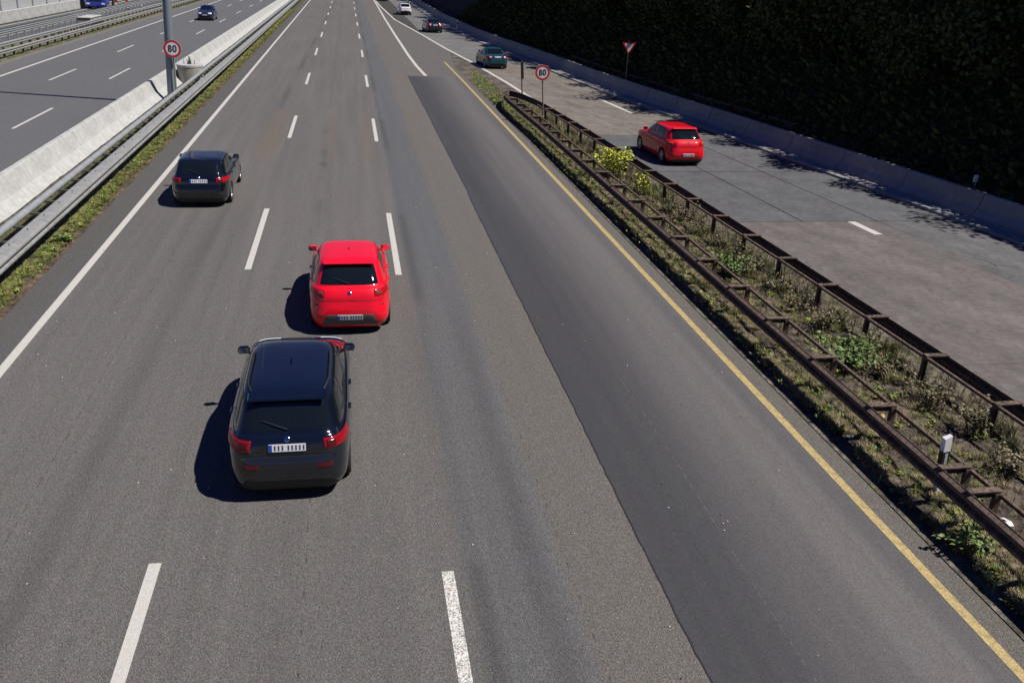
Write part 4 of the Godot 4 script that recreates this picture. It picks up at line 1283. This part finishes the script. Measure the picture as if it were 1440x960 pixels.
func build_vehicles():
	var black := gloss_black(0.004, 0.0065, 0.013)
	var black2 := gloss_black(0.0045, 0.006, 0.010)
	var red := paint(0.74, 0.004, 0.020, 0.45)
	var red2 := paint(0.66, 0.005, 0.014, 0.45)
	var cars := "cars on the motorway"
	make_car({"name": "car", "at": P(1.64, 0, 1.25 + 2.15), "label": "nearest black car with roof rails and dark rear window", "group": cars, "length": 4.3, "width": 1.80, "height": 1.50, "mirror_z": -0.44, "table": VAN, "paint": black, "wheel": 0.33,
		"rails": true, "spoiler": true, "lower": [0.1, 1.6, 0.80], "bumper": M.trim, "side_windows": [[-0.48, -0.02, -0.24, -0.02], [0.02, 0.42, 0.02, 0.42], [0.46, 0.76, 0.46, 0.66]], "shuts": [-0.50, 0.0, 0.44], "plate_row": 5.0, "tail": [4.5, 6.1, 0.58, 1.0, 0.20], "lamp": M.lamp_deep, "reverse_mat": M.lamp_dark_red, "emblem_row": 6.3, "exhausts": [0.6], "reflectors": true, "turn": 0.0})
	make_car({"name": "car", "at": P(2.54, 0, 7.5 + 2.05), "label": "bright red hatchback driving ahead of the nearest black car", "group": cars, "length": 4.1, "mirror_z": -0.37, "width": 1.74, "height": 1.44, "table": HATCH, "paint": red, "mirror_paint": red,
		"spoiler": true, "bumper": M.grey_trim, "lower": [0.6, 2.3, 0.66], "reverse_mat": M.lamp_smoke, "plate_row": 1.9, "tail": [5.0, 6.2, 0.60, 1.0, 0.20], "lamp": M.lamp_red, "emblem_row": 5.6, "turn": 0.0})
	make_car({"name": "car", "at": P(-2.02, 0, 18.05 + 2.25), "label": "black estate car in the left lane beside the white edge line", "group": cars, "length": 4.5, "width": 1.78, "height": 1.41, "table": WAGON, "paint": black2, "reverse_mat": M.lamp_dark_red,
		"side_windows": [[-0.30, 0.06, -0.02, 0.06], [0.10, 0.44, 0.10, 0.44], [0.48, 0.76, 0.48, 0.66]], "shuts": [-0.36, 0.08, 0.46], "plate_row": 5.0, "tail": [4.6, 6.0, 0.60, 1.0, 0.26], "lower": [0.1, 1.4, 0.8], "emblem_row": 6.3, "turn": 0.01})
	make_car({"name": "car", "at": P(16.13, 0, 24.6 + 2.05), "label": "red hatchback on the slip road beside the concrete barrier", "group": cars, "length": 4.2, "mirror_z": -0.37, "width": 1.76, "height": 1.47, "table": HATCH, "paint": red2, "spoiler": true,
		"plate_row": 2.2, "tail": [4.8, 5.9, 0.55, 1.0, 0.16], "amber": true, "lower": [0.0, 0.9, 0.86], "emblem_row": 5.5, "turn": 0.05, "side_windows": [[-0.42, 0.06, -0.15, 0.06], [0.10, 0.54, 0.10, 0.46]]})
	make_car({"name": "car", "at": P(13.55, 0, 59.0 + 2.2), "label": "dark teal saloon on the slip road near the grass nose", "group": cars, "length": 4.5, "width": 1.74, "height": 1.44, "table": SEDAN, "paint": paint(0.008, 0.055, 0.065, 0.35), "wiper": false,
		"plate_row": 5.1, "tail": [4.3, 5.9, 0.52, 1.0, 0.18], "emblem_row": 0.0, "gate_row": 3.6, "turn": 0.075, "side_windows": [[-0.30, 0.06, -0.06, 0.06], [0.09, 0.44, 0.09, 0.34]], "shuts": [-0.36, 0.07, 0.42]})
	make_car({"name": "car", "at": P(11.98, 0, 93.6 + 2.2), "label": "dark hatchback with red tail light far up the slip road", "group": cars, "length": 4.3, "width": 1.78, "height": 1.50, "table": HATCH, "paint": paint(0.012, 0.020, 0.034, 0.3), "plate_row": 4.6, "tail": [3.6, 6.4, 0.50, 1.0, 0.20], "turn": 0.085})
	make_car({"name": "car", "at": P(10.7, 0, 125.8 + 2.25), "label": "white car farthest in view up the slip road", "group": cars, "length": 4.5, "width": 1.84, "height": 1.60, "table": WAGON, "paint": paint(0.62, 0.64, 0.67, 0.35), "wheel": 0.35, "plate_row": 3.2, "lower": [0.0, 2.6, 0.9], "tail": [5.0, 6.3, 0.62, 1.0, 0.18], "turn": 0.06})
	make_car({"name": "car", "at": P(9.2, 0, 169.5 + 2.2), "label": "dark car cut off by the upper edge of photo", "group": cars, "length": 4.4, "width": 1.78, "height": 1.46, "table": HATCH, "paint": black2, "turn": 0.03})
	make_car({"name": "car", "at": P(-13.75, LOW, 104.4 + 2.25), "label": "dark blue car coming towards the camera on opposite carriageway", "group": cars, "length": 4.5, "width": 1.84, "height": 1.62, "table": WAGON, "paint": paint(0.012, 0.022, 0.06, 0.3), "wheel": 0.35, "front_plate": true, "turn": PI, "rails": true, "rail_mat": M.alloy})
	build_truck()

func build_truck():
	# blue lorry on the side road, facing the camera (its front is at local -z, turned round)
	var t := thing("lorry", P(-29.2, LOW, 119.2), "blue lorry facing the camera on side road by noise wall", "lorry", "", PI)
	var cab := MB.new()
	var prof := [Vector2(-1.15, 0.55), Vector2(1.15, 0.55), Vector2(1.22, 0.9), Vector2(1.24, 1.9), Vector2(1.2, 2.9), Vector2(1.08, 3.4), Vector2(-1.08, 3.4), Vector2(-1.2, 2.9), Vector2(-1.24, 1.9), Vector2(-1.22, 0.9)]
	cab.extrude(prof, [[Vector3(0, 0, 0.0), Vector3.RIGHT], [Vector3(0, 0, 2.1), Vector3.RIGHT]])
	var body := part(t, "cab", cab.mesh(), M.blue_paint)
	var b := MB.new(); b.box(Vector3(2.1, 0.85, 0.05), Transform3D(Basis(), Vector3(0, 1.75, -0.02)), 0.02)
	part(body, "windscreen", b.mesh(), M.glass)
	b = MB.new(); b.box(Vector3(2.0, 0.22, 0.3), Transform3D(Basis(), Vector3(0, 2.35, -0.12)), 0.06)
	part(body, "sun_visor", b.mesh(), M.white_plastic)
	b = MB.new(); b.box(Vector3(1.5, 0.3, 0.05), Transform3D(Basis(), Vector3(0, 1.1, -0.02)), 0.02)
	part(body, "grille", b.mesh(), M.trim)
	b = MB.new(); b.box(Vector3(2.45, 0.5, 0.3), Transform3D(Basis(), Vector3(0, 0.6, -0.05)), 0.06)
	part(body, "bumper", b.mesh(), M.blue_paint)
	for s in [-1.0, 1.0]:
		b = MB.new(); b.box(Vector3(0.4, 0.2, 0.05), Transform3D(Basis(), Vector3(s * 0.92, 0.68, -0.2)), 0.02)
		part(body, "headlight", b.mesh(), M.lamp_clear)
		b = MB.new(); b.box(Vector3(0.22, 0.6, 0.12), Transform3D(Basis(), Vector3(s * 1.42, 2.2, 0.1)), 0.04)
		b.box(Vector3(0.2, 0.04, 0.05), Transform3D(Basis(), Vector3(s * 1.28, 2.45, 0.12)))
		part(t, "door_mirror", b.mesh(), M.trim)
		b = MB.new(); b.box(Vector3(0.04, 0.75, 0.9), Transform3D(Basis(), Vector3(s * 1.225, 2.2, 0.75)), 0.015)
		part(body, "side_window", b.mesh(), M.glass)
	b = MB.new(); b.box(Vector3(0.8, 0.2, 7.0), Transform3D(Basis(), Vector3(0, 0.85, 4.6)))
	part(t, "chassis", b.mesh(), M.trim)
	b = MB.new(); b.box(Vector3(2.4, 1.0, 5.6), Transform3D(Basis(), Vector3(0, 1.6, 5.3)), 0.05)
	part(t, "load_bed", b.mesh(), M.blue_paint)
	for z in [1.0, 4.9, 6.3]:
		for s in [-1.0, 1.0]: wheel(t, Vector3(s * 1.05, 0.5, z), 0.5, 0.3, s)
	# red and white guide beacons and barrels around it
	for k in 3:
		var bc := thing("beacon_post", P([-26.6, -25.8, -25.0][k], LOW, [118.5, 121.0, 126.0][k]), ["red and white striped beacon post nearest the blue lorry", "red and white striped beacon post, middle one beside blue lorry", "red and white striped beacon post farthest from blue lorry"][k], "beacon", "striped beacons by the lorry")
		for q in 4:
			b = MB.new(); b.box(Vector3(0.3, 0.25, 0.05), Transform3D(Basis(), Vector3(0, 0.3 + 0.252 * q, 0)), 0.01)
			part(bc, "stripe", b.mesh(), M.sign_red if q % 2 else M.sign_white)
		b = MB.new(); b.box(Vector3(0.6, 0.12, 0.4), Transform3D(Basis(), Vector3(0, 0.06, 0)), 0.02)
		b.box(Vector3(0.06, 0.2, 0.04), Transform3D(Basis(), Vector3(0, 0.15, 0)))
		part(bc, "foot", b.mesh(), M.black_plastic)

# ------------------------------------------------------------------ plants
func tuft(blades: int, height: float, spread: float, width: float, r: RandomNumberGenerator) -> ArrayMesh:
	var b := MB.new()
	for k in blades:
		var a := r.randf() * TAU
		var dir := Vector3(cos(a), 0, sin(a))
		var base := dir * r.randf() * spread * 0.4
		var hh := height * r.randf_range(0.55, 1.0)
		var mid := base + dir * spread * r.randf_range(0.1, 0.4) + Vector3.UP * hh * 0.6
		var tip := base + dir * spread * r.randf_range(0.5, 1.1) + Vector3.UP * hh
		var sd := Vector3(-dir.z, 0, dir.x) * width
		var g := r.randf_range(0.75, 1.15)
		b.col = Color(g, g, g)
		b.quad(base - sd, base + sd, mid + sd * 0.7, mid - sd * 0.7)
		b.tri(mid - sd * 0.7, mid + sd * 0.7, tip)
	return b.mesh()
func scatter(called: String, mesh: Mesh, m: Material, xf: Array, cols: Array, label: String, category := "grass") -> MultiMeshInstance3D:
	var mm := MultiMesh.new()
	mm.transform_format = MultiMesh.TRANSFORM_3D
	mm.use_colors = true
	mm.mesh = mesh
	mm.instance_count = xf.size()
	for i in xf.size():
		mm.set_instance_transform(i, xf[i]); mm.set_instance_color(i, cols[i])
	var o := MultiMeshInstance3D.new()
	o.name = numbered(called)
	o.multimesh = mm
	o.material_override = m
	add_child(o)
	tag(o, label, category, "", "stuff")
	return o
func leaf(b: MB, at: Vector3, dir: Vector3, up: Vector3, l: float, w: float):
	var s := dir.cross(up).normalized() * w
	var n := s.cross(dir).normalized()
	var m1 := at + dir * l * 0.5 + n * l * 0.08; var e := at + dir * l - n * l * 0.10
	b.tri(at, m1 + s, m1); b.tri(at, m1, m1 - s)
	b.tri(m1 + s, e, m1); b.tri(m1, e, m1 - s)
func rand_dir(r: RandomNumberGenerator) -> Vector3:
	var z := r.randf_range(-1, 1); var a := r.randf() * TAU; var q := sqrt(1.0 - z * z)
	return Vector3(q * cos(a), z, q * sin(a))
func plant(called: String, at: Vector3, label: String, category: String, w: float, h: float, leaves: int, ls: float, cols: Array, stems: int, seed_: int, group := ""):
	var r := RandomNumberGenerator.new()
	r.seed = seed_
	var t := thing(called, at, label, category, group)
	var sb := MB.new(); var fb := MB.new()
	for k in stems:
		var a := r.randf() * TAU; var q := sqrt(r.randf()) * w * 0.5
		var tip := Vector3(cos(a) * q, h * r.randf_range(0.6, 1.0), sin(a) * q)
		var bs := Vector3(cos(a), 0, sin(a)) * q * 0.2
		var mid := (bs + tip) * 0.5 + Vector3(r.randf_range(-0.05, 0.05), 0.06, r.randf_range(-0.05, 0.05))
		sb.tube([bs - Vector3(0, 0.05, 0), mid, tip], 0.009, 0.003, 5)
		var n := int(leaves / stems)
		for i in n:
			var s := pow(r.randf(), 0.6)
			var p: Vector3 = bs.lerp(mid, s * 2.0) if s < 0.5 else mid.lerp(tip, s * 2.0 - 1.0)
			var d := rand_dir(r); d.y = absf(d.y) * 0.5
			var c: Color = cols[r.randi() % cols.size()]
			var g := r.randf_range(0.75, 1.25)
			fb.col = Color(c.r * g, c.g * g, c.b * g)
			p += d * r.randf() * w * 0.16
			leaf(fb, p, d.normalized(), (Vector3.UP + rand_dir(r) * 0.7).normalized(), ls * r.randf_range(0.6, 1.2), ls * 0.32)
	part(t, "stems", sb.mesh(), M.stem)
	part(t, "foliage", fb.mesh(), M.leaf)

func build_verge_plants():
	var r := RandomNumberGenerator.new()
	r.seed = 31
	var green := [Color(0.17, 0.23, 0.035), Color(0.24, 0.29, 0.05), Color(0.12, 0.19, 0.035), Color(0.30, 0.31, 0.07), Color(0.31, 0.25, 0.10)]
	var dry := [Color(0.24, 0.18, 0.10), Color(0.17, 0.125, 0.075), Color(0.34, 0.28, 0.15), Color(0.13, 0.15, 0.04), Color(0.20, 0.19, 0.07)]
	var near := tuft(16, 0.10, 0.10, 0.0042, r)
	var xf := []; var cols := []
	for i in 24000:
		var d := -4.0 + 130.0 * pow(r.randf(), 1.7)
		var x := r.randf_range(-5.35, -4.74) if r.randf() < 0.6 else r.randf_range(-6.75, -5.3)
		var edge := smoothstep(-5.0, -4.74, x)
		if r.randf() < edge * 0.75: continue
		if macro.get_noise_2d(x * 14.0, d * 8.0) < -0.22: continue
		var s := r.randf_range(0.5, 1.25) * (1.0 - 0.45 * edge) * (1.0 + maxf(d - 30.0, 0.0) / 70.0)
		xf.append(Transform3D(Basis(Vector3.UP, r.randf() * TAU).scaled(Vector3(s, s * r.randf_range(0.6, 1.3), s)), P(x, 0.04, d)))
		var c: Color = green[r.randi() % 5] if r.randf() > 0.25 + 0.5 * edge else dry[r.randi() % 3]
		var g := r.randf_range(0.8, 1.2) * (1.0 + 0.25 * macro.get_noise_2d(d * 3.0, 8.0))
		cols.append(Color(c.r * g, c.g * g, c.b * g))
	scatter("grass", near, M.leaf, xf, cols, "short green and yellowing grass along the galvanised guardrail")
	var tall := tuft(9, 0.30, 0.16, 0.005, r)
	xf = []; cols = []
	for i in 17000:
		var d := -5.5 + 46.0 * pow(r.randf(), 1.15)
		var rear := pl(REAR_RAIL, d)
		var x := r.randf_range(10.72, rear + 0.45) if r.randf() < 0.72 else r.randf_range(rear - 0.15, rear + 1.05)
		var lawn := smoothstep(0.0, 0.4, macro.get_noise_2d(x * 7.0 + 50.0, d * 4.0) + (0.45 if x < 11.2 else -0.05))
		if r.randf() > (0.30 + 0.6 * lawn if x < 11.3 else 0.32 + 0.45 * lawn): continue
		if x < 10.9 and r.randf() < 0.6: continue
		var back := smoothstep(rear - 0.9, rear - 0.1, x)
		if x > rear + 0.5: lawn = 0.0
		var s := r.randf_range(0.25, 0.75) + 0.55 * back * r.randf()
		if x < 11.0: s *= 0.6
		xf.append(Transform3D(Basis(Vector3.UP, r.randf() * TAU).scaled(Vector3(s, s * r.randf_range(0.7, 1.5), s)), P(x, 0.06, d)))
		var c: Color = green[r.randi() % 5] if r.randf() < 0.10 + 0.55 * lawn else dry[r.randi() % 5]
		var g := r.randf_range(0.7, 1.15)
		cols.append(Color(c.r * g, c.g * g, c.b * g))
	scatter("weeds", tall, M.leaf, xf, cols, "mixed dry and green weeds between the rusty guardrails", "weeds")
	xf = []; cols = []
	for i in 16000:
		var d := -5.5 + 44.0 * pow(r.randf(), 1.3)
		var x := r.randf_range(10.82, 11.55) if r.randf() < 0.6 else r.randf_range(11.5, pl(REAR_RAIL, d) - 0.1)
		if macro.get_noise_2d(x * 12.0 + 30.0, d * 7.0) < -0.1: continue
		var s := r.randf_range(0.5, 1.2)
		xf.append(Transform3D(Basis(Vector3.UP, r.randf() * TAU).scaled(Vector3(s * 1.2, s, s * 1.2)), P(x, 0.07, d)))
		var c: Color = [Color(0.36, 0.29, 0.16), Color(0.26, 0.20, 0.11), Color(0.31, 0.25, 0.13), Color(0.22, 0.22, 0.07)][r.randi() % 4]
		cols.append(c * r.randf_range(0.7, 1.1))
	scatter("straw", near, M.leaf, xf, cols, "short straw coloured dry grass between the rusty guardrails", "grass")
	# low herbs
	var hb := MB.new()
	for k in 14:
		hb.col = Color.WHITE * r.randf_range(0.7, 1.15)
		var d := rand_dir(r); d.y = absf(d.y) * 0.6 + 0.1
		leaf(hb, Vector3(r.randf_range(-0.05, 0.05), r.randf_range(0.0, 0.06), r.randf_range(-0.05, 0.05)), d.normalized(), Vector3.UP, r.randf_range(0.05, 0.10), 0.016)
	var herb := hb.mesh()
	xf = []; cols = []
	for i in 3800:
		var d := -5.5 + 50.0 * r.randf()
		var right := r.randf() < 0.85
		var x := r.randf_range(10.75, pl(REAR_RAIL, d)) if right else r.randf_range(-5.25, -4.8)
		if right and meso.get_noise_2d(x * 1.3, d * 1.1) + (0.25 if x < 11.3 else 0.0) < 0.06: continue
		var s := r.randf_range(0.6, 1.4)
		xf.append(Transform3D(Basis(Vector3.UP, r.randf() * TAU).scaled(Vector3(s, s, s)), P(x, 0.07 if right else 0.05, d)))
		var c: Color = green[r.randi() % 4]
		cols.append(c * r.randf_range(0.7, 1.2))
	scatter("herbs", herb, M.leaf, xf, cols, "low leafy herbs among the grass beside the guardrails", "weeds")
	# the green patch on the nose of the gore
	xf = []; cols = []
	for i in 1500:
		var d := r.randf_range(42.0, 57.0)
		var x := r.randf_range(10.75, 12.6)
		if absf(x - (11.3 + (d - 49.0) * 0.03)) > 0.75 * (1.0 - absf(d - 48.0) / 11.0) : continue
		var s := r.randf_range(0.5, 1.1)
		xf.append(Transform3D(Basis(Vector3.UP, r.randf() * TAU).scaled(Vector3(s * 1.3, s, s * 1.3)), P(x, 0.04, d)))
		var c: Color = green[r.randi() % 4]
		cols.append(c * r.randf_range(0.7, 1.1))
	scatter("grass", near, M.leaf, xf, cols, "green grass patch on the nose beyond the guardrail end")
	# loose grit on the carriageway
	var gb := MB.new()
	gb.box(Vector3(0.022, 0.012, 0.016), Transform3D(Basis(Vector3(0.3, 1, 0.2).normalized(), 0.6), Vector3(0, 0.006, 0)), 0.004)
	xf = []; cols = []
	for i in 260:
		var d := -5.0 + 26.0 * pow(r.randf(), 1.4)
		var s := r.randf_range(0.4, 1.25)
		xf.append(Transform3D(Basis(Vector3.UP, r.randf() * TAU).scaled(Vector3(s, s, s)), P(r.randf_range(-4.6, 10.5), 0.005, d)))
		var c := Color(0.55, 0.53, 0.5) if r.randf() < 0.6 else Color(0.08, 0.08, 0.08)
		cols.append(c)
	scatter("grit", gb.mesh(), M.leaf, xf, cols, "loose pale and dark grit on the carriageway", "grit")
	# plants one can point at
	var lime := [Color(0.42, 0.46, 0.03), Color(0.33, 0.38, 0.03), Color(0.50, 0.50, 0.05)]
	var mid := [Color(0.10, 0.17, 0.035), Color(0.15, 0.22, 0.05), Color(0.08, 0.12, 0.03)]
	var brown := [Color(0.15, 0.11, 0.06), Color(0.20, 0.16, 0.08), Color(0.10, 0.085, 0.045), Color(0.11, 0.12, 0.04)]
	plant("bush", P(12.45, 0.05, 22.2), "bright yellow green leafy bush growing through the rusty guardrails", "bush", 1.5, 1.25, 620, 0.15, lime, 16, 41)
	plant("bush", P(12.75, 0.05, 19.6), "small yellow green sapling just in front of the bright bush", "bush", 0.55, 0.75, 90, 0.13, lime, 5, 42)
	plant("leafy_weed", P(12.30, 0.05, 10.6), "green nettle clump between rusty guardrails, nearer the red hatchback's bush", "plant", 1.0, 0.55, 420, 0.12, mid, 16, 43, "green weed clumps")
	plant("leafy_weed", P(12.45, 0.05, 4.9), "large green nettle clump between rusty guardrails above marker post", "plant", 1.3, 0.6, 620, 0.12, mid, 20, 44, "green weed clumps")
	plant("leafy_weed", P(11.05, 0.05, -1.0), "low green weed clump at the guardrail foot by marker post", "plant", 0.8, 0.22, 200, 0.09, mid, 12, 45, "green weed clumps")
	plant("leafy_weed", P(-4.95, 0.05, 14.4), "dark green dandelion clump on the left grass strip", "plant", 0.5, 0.16, 120, 0.12, mid, 8, 46)
	for k in 16:
		var d: float = 17.0 - 1.25 * k
		plant("dry_shrub", P(pl(REAR_RAIL, d) - 0.25 + 0.15 * sin(k * 2.3), 0.05, d), "brown dry shrub at the foot of the rear rusty guardrail", "shrub", 0.9, 0.5 + 0.15 * sin(k * 1.7), 300, 0.075, brown, 16, 60 + k, "dry shrubs along the rear guardrail")
	# litter
	var k := 0
	for q in [[12.0, 0.06, 2.9, "tan crumpled paper under the rusty guardrail by nettles", M.tan_litter, 0.16], [11.05, 0.06, 2.2, "white paper scrap on the grass beside the front rusty guardrail", M.litter, 0.07], [-5.62, 0.07, 15.6, "white lump of litter between the left guardrail beams", M.litter, 0.1], [11.0, 0.06, 12.2, "small white scrap in grass opposite the first nettle clump", M.litter, 0.05], [11.05, 0.06, 14.1, "pale stone in grass by the front guardrail foot", M.litter, 0.06], [12.0, 0.06, -0.5, "pale crumpled sheet beside the white marker post", M.litter, 0.15]]:
		var o := thing("litter", P(q[0], q[1], q[2]), q[3], "litter", "scraps of litter")
		var b := MB.new()
		var rr := RandomNumberGenerator.new(); rr.seed = 90 + k
		var rows := []
		for i in 5:
			var row := []
			for j in 7:
				var a := TAU * j / 7
				var rad: float = q[5] * sin(PI * (i + 0.4) / 5.0) * rr.randf_range(0.7, 1.2)
				row.append(Vector3(cos(a) * rad, q[5] * 0.35 * (1.0 - i / 2.5) * rr.randf_range(0.7, 1.2), sin(a) * rad))
			rows.append(row)
		b.grid(rows, true, true)
		part(o, "scrap", b.mesh(), q[4])
		k += 1

func crown(r: RandomNumberGenerator, rx: float, ry: float, clumps: int, per: int, size: float) -> ArrayMesh:
	var b := MB.new()
	for k in clumps:
		var d := rand_dir(r)
		var c := Vector3(d.x * rx, d.y * ry, d.z * rx) * pow(r.randf(), 0.45)
		var cr := r.randf_range(0.7, 1.3)
		for i in per:
			var q := rand_dir(r) * cr * pow(r.randf(), 0.4)
			var g := r.randf_range(0.7, 1.3)
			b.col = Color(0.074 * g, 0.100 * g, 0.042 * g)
			var dir := (rand_dir(r) + Vector3(0, -0.3, 0)).normalized()
			leaf(b, c + q, dir, rand_dir(r), size * r.randf_range(0.7, 1.3), size * 0.38)
	return b.mesh()
func trunk(r: RandomNumberGenerator, h: float, rx: float) -> ArrayMesh:
	var b := MB.new()
	var top := Vector3(r.randf_range(-0.4, 0.4), h, r.randf_range(-0.4, 0.4))
	b.tube([Vector3(0, -0.6, 0), Vector3(0.05, h * 0.4, 0.05), top * 0.75, top], 0.24, 0.07, 9)
	for k in 9:
		var a := TAU * k / 9 + r.randf()
		var y := h * r.randf_range(0.35, 0.9)
		var st := Vector3(0.05, y, 0.05)
		var e := st + Vector3(cos(a), 0.45, sin(a)) * rx * r.randf_range(0.5, 0.85)
		b.tube([st, st.lerp(e, 0.5) + Vector3(0, 0.2, 0), e], 0.075, 0.02, 6)
	return b.mesh()
func build_trees():
	var r := RandomNumberGenerator.new()
	r.seed = 77
	var crowns := []; var trunks := []
	for k in 3:
		crowns.append(crown(r, 3.6, 4.2, 120, 160, 0.27)); trunks.append(trunk(r, 8.0, 3.4))
	var n := 0
	for row in 3:
		var d := -9.0 + row * 3.0
		while d < 250.0:
			var u: float = [6.5 if d < 40 else 7.2, 12.0, 17.5][row] + r.randf_range(-0.5, 0.5)
			var x := bar(d) + u
			var s := r.randf_range(0.9, 1.12)
			var t := thing("tree", P(x, minf(bank_height(x, d), 13.0) - 0.1, d), ["leafy dark tree on the lower bank behind right barrier", "leafy dark tree on the middle of the wooded bank", "leafy dark tree on top of the wooded bank"][row], "tree", "trees on the dark bank", r.randf() * TAU)
			t.scale = Vector3(s, s, s)
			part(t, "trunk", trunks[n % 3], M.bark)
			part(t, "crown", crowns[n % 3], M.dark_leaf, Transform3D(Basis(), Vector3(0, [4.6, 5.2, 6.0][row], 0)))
			d += [5.2, 6.2, 7.0][row] * r.randf_range(0.85, 1.15) * (1.0 + maxf(d - 90, 0) / 260.0)
			n += 1
	# ivy and brambles covering the bank
	var ib := MB.new()
	for k in 16:
		var g := r.randf_range(0.6, 1.4)
		ib.col = Color(g, g, g)
		var dr := rand_dir(r); dr.y = absf(dr.y)
		leaf(ib, Vector3(r.randf_range(-0.25, 0.25), r.randf_range(0.0, 0.3), r.randf_range(-0.25, 0.25)), dr.normalized(), rand_dir(r), r.randf_range(0.12, 0.24), 0.06)
	var ivy := ib.mesh()
	var xf := []; var cols := []
	for i in 22000:
		var d := -6.0 + 120.0 * pow(r.randf(), 1.5)
		var u := 0.9 + 15.0 * pow(r.randf(), 1.3)
		var x := bar(d) + u
		var s := r.randf_range(0.8, 2.2)
		xf.append(Transform3D(Basis(Vector3.UP, r.randf() * TAU).scaled(Vector3(s, s, s)), P(x, bank_height(x, d), d)))
		var g := r.randf_range(0.7, 1.3)
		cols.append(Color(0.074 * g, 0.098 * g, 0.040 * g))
	scatter("undergrowth", ivy, M.dark_leaf, xf, cols, "dark ivy and brambles covering the shaded bank", "undergrowth")
